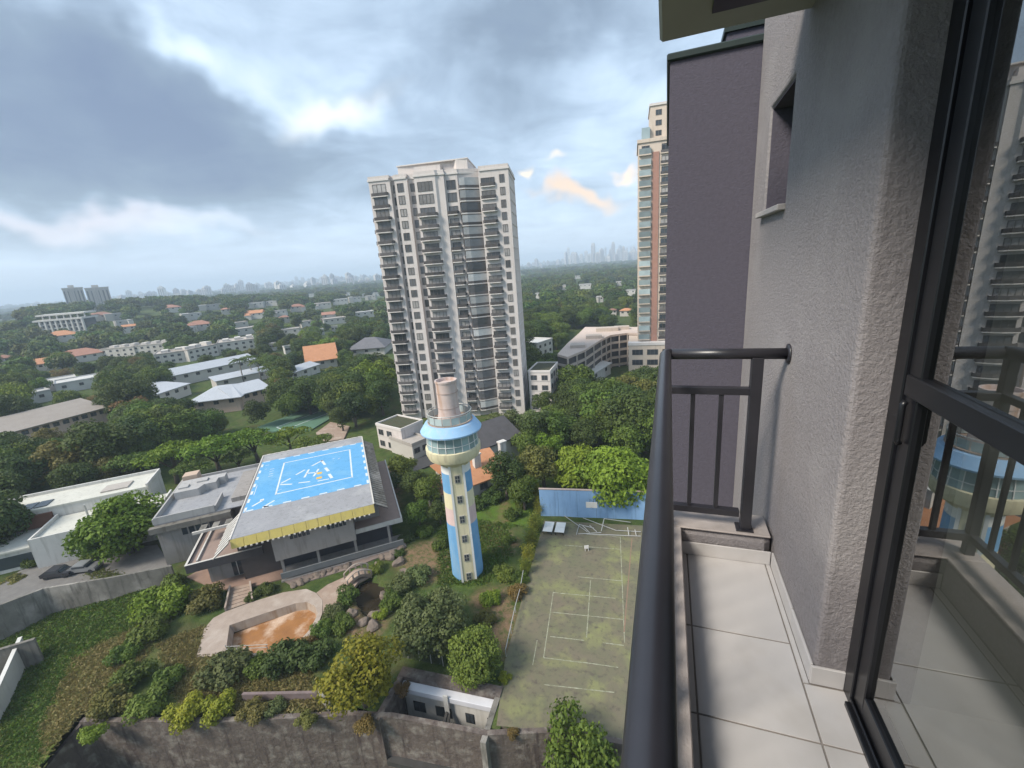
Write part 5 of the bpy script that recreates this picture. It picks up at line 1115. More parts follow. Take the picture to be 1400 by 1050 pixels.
def car(px, py, yaw, lab, body):
    g = G(px, py, .06); t = thing('parked_car', lab, 'car', (g.x, g.y, .07), yaw)
    P = [(-2.1, .35), (2.1, .35), (2.15, .7), (1.95, .85), (1.05, .95), (.5, 1.42), (-1.1, 1.45), (-1.9, .98), (-2.15, .85)]
    b = MB(); n = len(P); b.add([(x, y, z) for y in (-.85, .85) for x, z in P], [tuple(range(n)), tuple(reversed(range(n, 2*n)))]+[(i, n+i, n+(i+1) % n, (i+1) % n) for i in range(n)]); b.build('body', body, t)
    b = MB(); b.box(-1.2, .75, -.86, .86, .98, 1.32); b.build('side_glass', m_glass, t)
    b = MB(); b.add([(1.02, -.72, 1.0), (1.02, .72, 1.0), (.56, .66, 1.39), (.56, -.66, 1.39)], [(0, 1, 2, 3)]); b.build('windscreen', m_glass, t)
    for x in (-1.35, 1.35):
        for y in (-.87, .69): b = MB(); b.lathe([(.33, 0), (.33, .18)], 14); o = b.build('wheel', m_dark, t); o.location = (x, y, .33); o.rotation_euler = (-math.pi/2, 0, 0)
car(82, 787, rad(25), 'dark car parked behind the streaked boundary wall', mat('dark car paint', (.03, .03, .035), (.025, .025, .03), 1, rough=.25, spec=.5))
car(118, 780, rad(24), 'silver car parked behind the streaked boundary wall', mat('silver car paint', (.35, .36, .37), (.3, .31, .32), 1, rough=.3, metal=.5))
# tennis court and patio beyond the helipad
b = MB(); b.prism([xy(372, 590), xy(352, 584), xy(412, 562), xy(456, 552), xy(462, 566), xy(425, 588)], -.3, .07); o = b.build('tennis_court', mat('green tennis court', (.10, .19, .13), (.08, .155, .105), .3)); tag(o, kind='structure')
for p, q in (((378, 584), (448, 558)), ((388, 588), (456, 562)), ((378, 584), (388, 588)), ((448, 558), (456, 562))):
    p, q = G(*p, .08), G(*q, .08); t = (q-p).normalized(); n = Vector((-t.y, t.x, 0))*.12; b = MB(); b.add([p-n, q-n, q+n, p+n], [(0, 1, 2, 3)]); b.build('painted_line', m_mark, o)
b = MB(); b.prism([xy(432, 592), xy(452, 577), xy(478, 583), xy(470, 600), xy(445, 604)], -.3, .06); o = b.build('stone_patio', m_pave); tag(o, kind='structure')
b = MB(); b.prism([xy(560, 632), xy(600, 614), xy(720, 592), xy(790, 560), xy(798, 566), xy(725, 606), xy(610, 628), xy(566, 645)], -.3, .05); o = b.build('road', mat('asphalt', (.065, .065, .068), (.05, .05, .052), 1)); tag(o, kind='structure')

# ================================================================== far skyline
m_sky_t = [mat('far tower %d' % i, c_, None, .02, rand=.12) for i, c_ in enumerate([(.52, .50, .48), (.42, .42, .44), (.58, .56, .53)])]
rnd = random.Random(5); sky_n = 0
def skyline(x0, x1, n, d0, d1, h0, h1):
    for _ in range(n):
        px = rnd.uniform(x0, x1); d = ray(px, 400); dist = rnd.uniform(d0, d1); k = dist/math.hypot(d.x, d.y); x, y = d.x*k, d.y*k
        z = hz(x, y); h = rnd.uniform(h0, h1)*(1.35 if rnd.random() < .15 else 1); w = rnd.uniform(18, 34); dp = rnd.uniform(16, 26)
        t = thing('high_rise', 'pale hazy high-rise on the distant city skyline', 'building', (x, y, z-2), math.atan2(y, x)-math.pi/2+rnd.uniform(-.5, .5), 'distant skyline high-rises')
        mt = rnd.choice(m_sky_t)
        b = MB(); b.box(-w/2, w/2, -dp/2, dp/2, -4, h*.93); b.box(-w/2+2, w/2-3, -dp/2+2, dp/2-2, h*.93+.001, h); b.build('wall', mt, t)
        b = MB(); b.box(-w*.2, w*.15, -dp*.2, dp*.2, h+.001, h+5); b.build('roof_house', mt, t)
        b = MB(); 
        for j in range(3): b.box(-w/2+w*(j+.2)/3, -w/2+w*(j+.7)/3, -dp/2-.4, -dp/2-.001, 3, h*.9)
        b.build('window_bay', MATS['far glazing'], t)
skyline(165, 300, 34, 2600, 4800, 26, 55); skyline(300, 520, 90, 2300, 5400, 24, 62); skyline(775, 880, 70, 3200, 5600, 50, 125); skyline(725, 780, 14, 3500, 5400, 35, 60); skyline(20, 165, 8, 3500, 5200, 26, 45)
# ================================================================== vegetation
def leaf_mat(name, c1, c2, hue=.02, val=.22):
    ma = bpy.data.materials.new(name); ma.use_nodes = True; nt = ma.node_tree; N, L = nt.nodes, nt.links
    for n in list(N): N.remove(n)
    out = N.new('ShaderNodeOutputMaterial'); df = N.new('ShaderNodeBsdfPrincipled'); tl = N.new('ShaderNodeBsdfTranslucent'); mx = N.new('ShaderNodeMixShader')
    df.inputs['Roughness'].default_value = .6; df.inputs['Specular IOR Level'].default_value = .25; mx.inputs[0].default_value = .28
    at = N.new('ShaderNodeAttribute'); at.attribute_name = 'tint'; mix = N.new('ShaderNodeMix'); mix.data_type = 'RGBA'; mix.inputs[6].default_value = (*c1, 1); mix.inputs[7].default_value = (*c2, 1)
    L.new(at.outputs['Fac'], mix.inputs[0])
    oi = N.new('ShaderNodeObjectInfo'); hs = N.new('ShaderNodeHueSaturation')
    def mr(lo, hi, src): 
        n = N.new('ShaderNodeMapRange'); n.inputs[3].default_value = lo; n.inputs[4].default_value = hi; L.new(src, n.inputs[0]); return n.outputs[0]
    wn = N.new('ShaderNodeTexWhiteNoise'); wn.noise_dimensions = '1D'; L.new(oi.outputs['Random'], wn.inputs['W'])
    L.new(mr(.5-hue, .5+hue, oi.outputs['Random']), hs.inputs['Hue']); L.new(mr(1-val, 1+val, wn.outputs[0]), hs.inputs['Value']); L.new(mix.outputs[2], hs.inputs['Color'])
    L.new(hs.outputs[0], df.inputs['Base Color']); L.new(hs.outputs[0], tl.inputs[0]); L.new(df.outputs[0], mx.inputs[1]); L.new(tl.outputs[0], mx.inputs[2]); L.new(mx.outputs[0], out.inputs[0])
    MATS[name] = ma; return ma
m_bark = mat('bark', (.13, .105, .085), (.085, .07, .055), 3, bump=.5)
def leaves(name, P, Nrm, size, tint, ma, aspect=.6):
    """one quad per leaf spray at points P facing Nrm"""
    n = len(P); Nrm = Nrm/np.linalg.norm(Nrm, axis=1, keepdims=True)
    rv = RNG.normal(size=(n, 3)); T = np.cross(Nrm, rv); T /= np.linalg.norm(T, axis=1, keepdims=True); B = np.cross(Nrm, T)
    s = (size*RNG.uniform(.6, 1.35, n))[:, None] if np.isscalar(size) else size[:, None]
    V = np.empty((n, 4, 3), np.float32)
    V[:, 0] = P-T*s; V[:, 1] = P-B*s*aspect+Nrm*s*.18; V[:, 2] = P+T*s; V[:, 3] = P+B*s*aspect+Nrm*s*.18
    me = bpy.data.meshes.new(name); me.vertices.add(4*n); me.vertices.foreach_set('co', V.ravel()); me.loops.add(4*n); me.loops.foreach_set('vertex_index', np.arange(4*n, dtype=np.int32))
    me.polygons.add(n); me.polygons.foreach_set('loop_start', np.arange(0, 4*n, 4, dtype=np.int32)); me.polygons.foreach_set('loop_total', np.full(n, 4, np.int32))
    at = me.attributes.new('tint', 'FLOAT', 'FACE'); at.data.foreach_set('value', np.clip(tint, 0, 1).astype(np.float32))
    me.materials.append(ma); me.update(); me.validate(); return me
def clump_cloud(clumps, per, upper=.35):
    per = per*3.6
    Ps, Ns, Ts = [], [], []
    for (c, r) in clumps:
        k = int(per*(r[0]*r[1]+r[0]*r[2]*2)/3/.1); k = max(20, k)
        d = RNG.normal(size=(k, 3)); d[:, 2] += upper; d /= np.linalg.norm(d, axis=1, keepdims=True)
        rr_ = RNG.uniform(.62, 1.06, (k, 1)); Ps.append(np.array(c)+d*np.array(r)*rr_); Ns.append(d+RNG.normal(size=(k, 3))*.55+np.array([0, 0, .35])); Ts.append(np.clip(RNG.uniform(.1, .9)*.6+RNG.uniform(0, .55, k), 0, 1))
    return np.concatenate(Ps), np.concatenate(Ns), np.concatenate(Ts)
def limb_mesh(ends, base_r, fork_z, lean=(0, 0)):
    b = MB(); f = Vector((lean[0], lean[1], fork_z)); b.tube([(0, 0, -.15), (lean[0]*.3, lean[1]*.3, fork_z*.45), f], [base_r*1.25, base_r, base_r*.8], 8)
    for e in ends:
        e = Vector(e); mid = f.lerp(e, .5)+Vector((0, 0, .06)); b.tube([f-Vector((0, 0, .05)), mid, e], [base_r*.55, base_r*.35, base_r*.12], 6)
    return b.mesh('trunk', m_bark, smooth=True)
PROTO = {}
def make_proto(kind, seed, ma, n=18, R=(1, 1, .7), zc=1.25, cr=(.3, .46), per=26, size=.062, upper=.4, fork=.7, br=.075, flat=None, hollow=.55):
    rn = np.random.default_rng(seed); cl = []
    for i in range(n):
        while True:
            p = rn.uniform(-1, 1, 3); q = np.linalg.norm(p)
            if hollow*.6 < q < 1: break
        r = rn.uniform(*cr); k = 1-.55*r
        c = np.array([p[0]*R[0]*k, p[1]*R[1]*k, zc+p[2]*R[2]*k])
        cl.append((c, (r, r*rn.uniform(.85, 1.15), r*(flat or rn.uniform(.6, .85)))))
    P, Nn, T = clump_cloud(cl, per, upper)
    tops = sorted(cl, key=lambda q: -q[1][0])[:6]
    crown = leaves('crown', P, Nn, size, T, ma); trunk = limb_mesh([q[0]*np.array([.8, .8, 1])-np.array([0, 0, .1]) for q in tops], br, fork, (rn.uniform(-.06, .06), rn.uniform(-.06, .06)))
    PROTO[kind] = (trunk, crown); return crown
g_mid = leaf_mat('mid green leaves', (0.062, 0.100, 0.019), (0.141, 0.193, 0.031)); g_bright = leaf_mat('bright green leaves', (0.090, 0.147, 0.016), (0.198, 0.278, 0.027)); g_dark = leaf_mat('dark green leaves', (0.038, 0.064, 0.016), (0.082, 0.117, 0.027))
g_yel = leaf_mat('yellow green leaves', (0.147, 0.174, 0.016), (0.300, 0.300, 0.029)); g_ol = leaf_mat('olive leaves', (0.103, 0.109, 0.027), (0.198, 0.181, 0.047)); g_blue = leaf_mat('grey green leaves', (0.077, 0.102, 0.037), (0.147, 0.174, 0.060)); g_flower = leaf_mat('golden blossom', (0.275, 0.211, 0.021), (0.300, 0.300, 0.031)); g_bam = leaf_mat('bamboo leaves', (0.154, 0.196, 0.021), (0.300, 0.300, 0.041)); g_far = leaf_mat('valley tree leaves', (0.048, 0.079, 0.016), (0.107, 0.145, 0.027), hue=.04, val=.45); g_rus = leaf_mat('russet leaves', (0.129, 0.090, 0.031), (0.240, 0.151, 0.051))
make_proto('broad', 1, g_bright, n=26, per=44, size=.055); make_proto('full', 15, g_bright, n=54, per=62, size=.05, R=(1, 1, .72), zc=.85, cr=(.26, .4), fork=.45, hollow=.8); make_proto('broad2', 2, g_mid, n=24, per=44, size=.055, R=(1, .95, .8), zc=1.3); make_proto('dark', 3, g_dark, n=22, per=40, size=.058, R=(.95, 1, .9), zc=1.35)
make_proto('umbrella', 4, g_bright, n=20, R=(1.05, 1.05, .26), zc=1.15, cr=(.26, .42), flat=.36, per=44, size=.05, fork=.55, hollow=.2); make_proto('umbrella2', 5, g_mid, n=18, R=(1.05, 1, .28), zc=1.15, cr=(.26, .4), flat=.4, per=44, size=.05, fork=.55, hollow=.2)
make_proto('yellow', 6, g_yel, n=24, per=48, size=.055, R=(1, 1, .85), zc=1.2, fork=.5); make_proto('olive', 7, g_ol, n=24, per=46, size=.055); make_proto('grey', 8, g_blue, n=20, per=40, size=.055); make_proto('flower', 9, g_flower, n=12, per=40, size=.05)
make_proto('russet', 14, g_rus, n=20, per=34, size=.05)
make_proto('dome', 10, g_blue, n=70, per=75, size=.042, R=(1, 1, .72), zc=.72, cr=(.24, .34), fork=.4, hollow=.9); make_proto('domeolive', 11, g_mid, n=52, per=60, size=.046, R=(1, 1, .85), zc=.85, cr=(.25, .36), fork=.4, hollow=.85)
make_proto('valley', 12, g_far, n=10, per=9, size=.15, cr=(.4, .55), br=.06); make_proto('valley2', 13, g_far, n=10, per=9, size=.15, R=(1, 1, .5), cr=(.4, .55), br=.06)
def shrub_proto(kind, seed, ma, n=12, per=40, size=.075):
    rn = np.random.default_rng(seed); cl = [((rn.uniform(-.6, .6), rn.uniform(-.6, .6), rn.uniform(.25, .6)), (rn.uniform(.32, .5),)*2+(rn.uniform(.28, .42),)) for _ in range(n)]
    P, Nn, T = clump_cloud(cl, per, .5); PROTO[kind] = leaves('shrub', P, Nn, size, T, ma)
shrub_proto('s_mid', 21, g_mid); shrub_proto('s_bright', 22, g_bright); shrub_proto('s_yel', 23, g_yel); shrub_proto('s_dark', 24, g_dark); shrub_proto('s_grey', 25, g_blue); shrub_proto('s_rus', 26, g_rus); shrub_proto('s_ol', 27, g_ol)
def palm_proto():
    rn = np.random.default_rng(31); P, Nn, T, Sz = [], [], [], []
    for i in range(20):
        a = 2*math.pi*i/20+rn.uniform(-.15, .15); el = rn.uniform(.1, .9); ln = rn.uniform(.85, 1.1)
        for k in range(26):
            t = k/25; r = ln*t; z = 2.6+math.sin(el)*r*.9-1.0*t*t*(.75 if el > .4 else .55)
            for s_ in (-1, 1):
                off = .16*math.sin(math.pi*min(1, t*.9+.1)); P.append((math.cos(a)*r-math.sin(a)*s_*off*.6, math.sin(a)*r+math.cos(a)*s_*off*.6, z-off*.35)); Nn.append((rn.normal()*.3-math.sin(a)*s_*.5, rn.normal()*.3+math.cos(a)*s_*.5, 1)); T.append(rn.uniform(.2, .9)); Sz.append(.085)
    crown = leaves('crown', np.array(P), np.array(Nn), np.array(Sz), np.array(T), g_mid, .35)
    b = MB(); b.tube([(0, 0, -.1), (.03, 0, 1.2), (.0, .02, 2.62)], [.075, .055, .05], 8); PROTO['palm'] = (b.mesh('trunk', mat('palm trunk', (.28, .25, .22), (.2, .18, .16), 3), smooth=True), crown)
palm_proto()
def bamboo_proto():
    rn = np.random.default_rng(41); P, Nn, T = [], [], []; b = MB()
    for i in range(26):
        x, y = rn.uniform(-.5, .5, 2); h = rn.uniform(1.6, 2.5); dx, dy = rn.uniform(-.35, .35, 2)
        b.tube([(x, y, -.05), (x+dx*.3, y+dy*.3, h*.6), (x+dx, y+dy, h)], [.022, .018, .008], 5)
        for k in range(70):
            t = rn.uniform(.25, 1); P.append((x+dx*t*t+rn.normal()*.16, y+dy*t*t+rn.normal()*.16, h*t+rn.normal()*.1)); Nn.append((rn.normal(), rn.normal(), .8)); T.append(rn.uniform(0, 1))
    PROTO['bamboo'] = (b.mesh('culms', mat('bamboo culm', (.20, .22, .07), (.15, .16, .05), 4)), leaves('foliage', np.array(P), np.array(Nn), .09, np.array(T), g_bam, .3))
bamboo_proto()
def tree(kind, loc, s, lab, group=None, rz=None, zs=1.0, name=None, cat='tree'):
    nm = name or {'palm': 'palm_tree', 'bamboo': 'bamboo_clump', 'dome': 'dome_tree', 'domeolive': 'dome_tree'}.get(kind, 'broadleaf_tree')
    t = thing(nm, lab, cat, loc, random.uniform(0, 6.28) if rz is None else rz, group); t.scale = (s, s, s*zs)
    tr, cr = PROTO[kind]; inst('culms' if kind == 'bamboo' else 'trunk', tr, t); inst('foliage' if kind == 'bamboo' else 'crown', cr, t); return t
CZ = {'full': .85, 'umbrella': 1.2, 'umbrella2': 1.2, 'dome': .7, 'domeolive': .85, 'palm': 2.4, 'bamboo': 1.3}
TREES = []
def tree_px(kind, px, py, rpx, lab, group=None, zs=1.0, z0=0.0, **k):
    """crown centre at pixel, crown radius in pixels"""
    s = 4.0
    for _ in range(8):
        p = G(px, py, z0+CZ.get(kind, 1.28)*s*zs); c = (p-EYE).dot(FW); s = rpx*c/FPX
    TREES.append((p.x, p.y, s)); return tree(kind, (p.x, p.y, z0), s, lab, group, zs=zs, **k)
near = [ ('full', 166, 718, 52, 'large round bright green tree between the white modern house and helipad building'),
    ('yellow', 490, 912, 54, 'yellow-green leafy tree at the corner of the mesh fence'), ('dome', 590, 852, 53, 'big dome-shaped grey-green tree on the lawn by the lighthouse tower'),
    ('domeolive', 648, 898, 42, 'round dense tree above the sunken outbuilding'),
    ('full', 842, 650, 52, 'large leafy tree overhanging the blue court wall under the brick tower'), ('full', 796, 640, 40, 'bright leafy tree overhanging the blue wall near the backboard'), ('olive', 742, 632, 34, 'olive-green tree next to the left end of the blue wall'),
    ('dark', 690, 648, 30, 'dark tree in front of the orange tiled villa roof'), ('broad2', 716, 670, 24, 'small leafy tree between the orange tiled villa and the bamboo'), ('flower', 768, 590, 14, 'small tree with golden yellow blossom'), ('flower', 884, 590, 10, 'golden blossoming tree close to the slate wing'),
    ('olive', 852, 530, 24, 'olive tree in front of the brick tower podium'), ('olive', 822, 540, 22, 'olive tree on the slope below the curved block'), ('russet', 875, 545, 18, 'russet-leaved tree at the brick tower podium'),
    ('grey', 690, 575, 26, 'grey-green tree at the foot of the apartment tower annex'), ('grey', 735, 575, 28, 'grey-green tree beside the road bend'), ('broad2', 722, 604, 22, 'pale green tree beside the dark slate roof'),
    ('broad2', 815, 582, 26, 'mid-green tree behind the golden blossoming tree'), ('dark', 775, 556, 24, 'dark tree on the far side of the road'), ('broad2', 860, 600, 30, 'mid-green tree between the overhanging tree and the brick tower'), ('dark', 800, 596, 24, 'dark tree behind the trees over the blue wall'), ('broad', 750, 604, 22, 'bright tree standing at the roadside behind the dark slate roof'),
    ('broad2', 588, 668, 24, 'leafy tree beside the lighthouse shaft'), ('dark', 566, 662, 20, 'dark tree between helipad terrace and lighthouse tower'), ('broad2', 548, 640, 22, 'leafy tree behind the helipad terrace corner'), ('dark', 600, 700, 16, 'small dark tree touching the lighthouse shaft'), ('broad2', 572, 700, 20, 'small leafy tree below the helipad terrace corner'), ('dark', 536, 660, 14, 'slim dark tree right by the helipad terrace parapet'),
    ('broad', 510, 512, 30, 'bright green tall tree at the left foot of the apartment tower'), ('broad2', 482, 520, 22, 'green tall tree beside the dark hipped roof'), ('dark', 520, 540, 22, 'dark tree at the left corner of the apartment tower'), ('dark', 482, 556, 22, 'dark tree next to the green tennis court'), ('dark', 466, 570, 16, 'small dark tree over the stone patio'), ('dark', 420, 540, 22, 'dark tree beside the salmon-walled school block'), ('olive', 402, 535, 16, 'olive tree near the garden pavilion'), ('dark', 445, 532, 18, 'dark tree behind the tennis court') ]
for q in near: tree_px(*q)
tree_px('broad2', 788, 1034, 54, 'leafy tree growing up from below the court retaining wall', z0=-9.0, zs=1.75)
for i, (px, py, r, k) in enumerate([(28, 652, 34, 'dark'), (75, 632, 38, 'olive'), (135, 612, 40, 'dark'), (60, 600, 20, 'olive'), (105, 655, 26, 'dark'), (175, 630, 32, 'umbrella2'), (230, 618, 38, 'umbrella'), (290, 606, 38, 'umbrella'), (262, 636, 26, 'umbrella2'), (345, 596, 34, 'umbrella'), (392, 594, 28, 'umbrella'), (415, 606, 24, 'umbrella2'), (322, 622, 22, 'umbrella2'), (200, 572, 30, 'broad2'), (232, 566, 22, 'dark'), (178, 556, 22, 'russet'), (440, 600, 20, 'umbrella2'), (150, 640, 24, 'olive'), (5, 615, 24, 'dark')]):
    nm = {'umbrella': 'bright flat-crowned tree in the row behind the helipad building', 'umbrella2': 'mid-green flat-crowned tree in the row behind the helipad building', 'dark': 'dark tree in the belt behind the white modern house', 'olive': 'olive tree in the belt behind the white modern house', 'broad2': 'round mid-green tree beside the grey-roofed school', 'russet': 'russet tree beside the grey-roofed school'}[k]
    tree_px(k, px, py, r, nm, {'umbrella': 'bright flat-crowned row', 'umbrella2': 'mid-green flat-crowned row', 'dark': 'dark tree belt', 'olive': 'olive tree belt'}.get(k))
for (px, py, r) in ((327, 494, 13), (340, 490, 12), (352, 496, 12), (372, 498, 11), (385, 494, 11), (362, 505, 9), (235, 556, 7)): tree_px('palm', px, py, r, 'tall palm tree beside the grey-roofed school wings', 'palms beside the school')
tree_px('palm', 226, 728, 11, 'slender palm tree in front of the helipad building wing', zs=1.3)
tree_px('palm', 478, 548, 14, 'dark palm tree beside the stone patio', zs=.9)
for i, (px, py, r) in enumerate([(738, 690, 11), (731, 712, 12), (727, 735, 12), (722, 755, 12), (734, 672, 10), (718, 772, 10)]): tree_px('bamboo', px, py, r, 'yellow-green bamboo clump in the hedge along the sports court', 'bamboo hedge along the court', zs=1.0, cat='bamboo')
def shrub(kind, px, py, rpx, lab, group=None, zs=1.0):
    p = G(px, py, 0); z0 = plate_z(p.x, p.y) if in_plate(p.x, p.y) else 0
    for _ in range(4): p = G(px, py, z0+.4*zs); c = (p-EYE).dot(FW); s = rpx*c/FPX; z0 = plate_z(p.x, p.y) if in_plate(p.x, p.y) else 0
    if z0 < -1.0 and not slope_s(p.x, p.y) > -1: z0 = 0
    o = inst('shrub', PROTO[kind], None, (p.x, p.y, z0-.1), random.uniform(0, 6.28), (s, s, s*zs)); tag(o, lab, 'shrub', group); return o
SH = [('s_bright', 220, 838, 36, 'large bushy shrub at the top of the grass slope'), ('s_mid', 205, 868, 26, 'bushy shrub lower down the grass slope edge'), ('s_mid', 228, 812, 24, 'shrub against the end of the streaked boundary wall'), ('s_ol', 286, 822, 25, 'olive-brown round bush beside the garden steps'), ('s_dark', 362, 806, 14, 'dark bush beside the gallery patio'), ('s_dark', 345, 815, 10, 'small dark bush at the garden steps'),
    ('s_grey', 308, 922, 34, 'grey-green bush below the pool deck'), ('s_dark', 390, 905, 34, 'dark green hedge bush along the pool deck'), ('s_dark', 430, 900, 26, 'dark green hedge bush next to the yellow-green tree'), ('s_mid', 355, 912, 22, 'low mid-green bush along the pool deck'), ('s_rus', 420, 880, 16, 'thin brownish bush over the drained pool edge'), ('s_mid', 440, 862, 18, 'green bush at the rounded pool end'), ('s_grey', 455, 838, 16, 'grey-green bush beside the paved path'), ('s_mid', 476, 816, 18, 'round green bush at the footbridge'), ('s_mid', 470, 855, 18, 'green bush between pool and pond'),
    ('s_grey', 548, 800, 20, 'grey-green bush on the pond bank'), ('s_mid', 535, 825, 18, 'green fern-like bush on the pond bank'), ('s_bright', 520, 838, 12, 'bright bush at the pond edge'), ('s_grey', 570, 790, 20, 'grey-green bush between pond and lighthouse tower'), ('s_mid', 515, 778, 12, 'small bush at the gallery corner'), ('s_dark', 546, 756, 9, 'small dark bush at the gallery end'), ('s_mid', 602, 745, 13, 'clipped bush on the lawn beside the lighthouse shaft'), ('s_mid', 580, 728, 14, 'bush on the lawn below the small leafy tree'), ('s_dark', 558, 735, 12, 'dark bush by the helipad terrace corner'),
    ('s_bright', 672, 822, 17, 'lime green bush near the court rail'), ('s_ol', 665, 845, 15, 'olive bush between lime bush and dome-shaped tree'), ('s_rus', 706, 810, 16, 'dry brown bush against the court rail'), ('s_mid', 695, 738, 11, 'rounded bush on the path by the bamboo'), ('s_mid', 690, 785, 16, 'green bush beside the court edge'), ('s_mid', 712, 790, 13, 'green bush under the bamboo hedge end'), ('s_dark', 672, 682, 18, 'dark hedge below the orange tiled villa'), ('s_dark', 650, 692, 16, 'dark hedge behind the lighthouse shaft'), ('s_mid', 700, 705, 14, 'green bush beside the lawn path'), ('s_mid', 715, 690, 12, 'green bush at the bamboo hedge'),
    ('s_mid', 180, 930, 28, 'sprawling bush over the left end of the retaining wall'), ('s_ol', 150, 965, 28, 'sprawling olive bush at the foot of the grass slope'), ('s_mid', 205, 965, 28, 'leafy bush above the retaining wall'), ('s_yel', 255, 975, 26, 'yellow-green creeper bush on the retaining wall'), ('s_yel', 300, 968, 24, 'yellow-green creeper bush at the middle of the retaining wall'), ('s_ol', 350, 972, 20, 'olive creeper bush on the retaining wall'), ('s_grey', 375, 965, 16, 'grey-green bush in front of the planter wall'), ('s_mid', 230, 930, 22, 'leafy bush beside the dry grass patch'), ('s_mid', 170, 895, 20, 'low bush on the grass slope edge'), ('s_bright', 130, 1000, 18, 'bright low bush at the slope foot'), ('s_yel', 690, 925, 10, 'climbing yellow-green bush next to the round dense tree'),
    ('s_rus', 560, 992, 12, 'dry brown creeper on the retaining wall in front of the outbuilding'), ('s_rus', 500, 990, 16, 'dry brown creeper under the yellow-green tree'), ('s_ol', 420, 982, 14, 'olive creeper at the corner of the planter wall'), ('s_rus', 700, 1000, 10, 'dry tuft on the retaining wall below the court'), ('s_mid', 45, 770, 14, 'dark flowering bush in the modern house garden'), ('s_mid', 70, 760, 14, 'leafy bush in the modern house garden'), ('s_dark', 100, 752, 14, 'dark bush at the modern house front'), ('s_mid', 128, 760, 16, 'leafy bush under the large round tree'), ('s_mid', 238, 795, 14, 'bush at the foot of the slender palm'), ('s_ol', 22, 795, 14, 'olive bush beside the parked cars')]
for q in SH: shrub(*q)
for (px, py) in ((530, 580), (540, 578)):
    pass

# trees of the gardens beyond, each an object; then the woods to the horizon as one mass
def blocks(x, y, s, hgt, cover=.42):
    """True when a tree here would stand in a building or hide a listed house"""
    px, py, c = proj((x, y, hz(x, y)+hgt*.55)); rp = s*FPX/c; d = math.hypot(x, y)
    for (hx, hy, hw, hd, hh, a_, c_, dep, yw) in HOUSES:
        hp = hh*1.25*FPX/hd; top = py-rp*1.05
        if d < hd+2 and abs(px-hx) < hw+rp*.6 and top < hy-hp*cover and py+rp*1.3 > hy-hp*1.1: return True
        u = (x-a_.x)*math.cos(yw)+(y-a_.y)*math.sin(yw); v = -(x-a_.x)*math.sin(yw)+(y-a_.y)*math.cos(yw); w = (Vector(c_[:2])-Vector(a_[:2])).length
        if -s*.6 < u < w+s*.6 and -s*.6 < v < dep+s*.6: return True
    return False
CLEAR = [((505, 540), (740, 540), (735, 620), (640, 640), (560, 600), (505, 600)), ((0, 640), (230, 640), (240, 790), (0, 860)), ((352, 560), (455, 548), (478, 600), (425, 600), (352, 592)), ((775, 440), (912, 440), (912, 520), (800, 530), (765, 492))]
def spot_ok(x, y, s, hgt):
    if in_plate(x, y, -3): return False
    px, py, c = proj((x, y, hz(x, y)))
    if any(inpoly(px, py, P) for P in CLEAR): return False
    if any(math.hypot(x-tx, y-ty) < .62*(s+ts) for tx, ty, ts in TREES): return False
    px2, py2, c = proj((x, y, hgt*.7))
    return not blocks(x, y, s, hgt)
rnd = random.Random(21); made = 0; tries = 0
KM = ['broad2', 'dark', 'dark', 'olive', 'grey', 'umbrella2', 'broad', 'broad2', 'broad2', 'russet']
LM = {'broad2': 'mid-green garden tree', 'dark': 'dark green garden tree', 'olive': 'olive-green garden tree', 'grey': 'grey-green garden tree', 'umbrella2': 'flat-crowned garden tree', 'broad': 'bright green garden tree', 'russet': 'russet garden tree'}
while made < 250 and tries < 9000:
    tries += 1; u = rnd.random(); r = 105+ (430-105)*(u**.8); az = rnd.uniform(-1.28, .03); x, y = r*math.sin(az), r*math.cos(az)
    if math.hypot(x+90, y-70) < 40: continue
    px, py, c = proj((x, y, 6.0))
    if not (-40 < px < 915): continue
    s = rnd.uniform(3.6, 6.6); hgt = 2.1*s
    if 500 < px < 740 and r > 118: continue            # behind the tower
    if not spot_ok(x, y, s, hgt): continue
    k = rnd.choice(KM); side = 'left' if px < 500 else 'right'
    tree(k, (x, y, hz(x, y)-.2), s, LM[k]+(' among the villas beyond the school' if side == 'left' else ' in the valley round the curved block'), LM[k]+'s, '+('villa quarter' if side == 'left' else 'right-hand valley'), zs=rnd.uniform(.85, 1.15)); TREES.append((x, y, s)); made += 1
print('mid trees', made, tries)
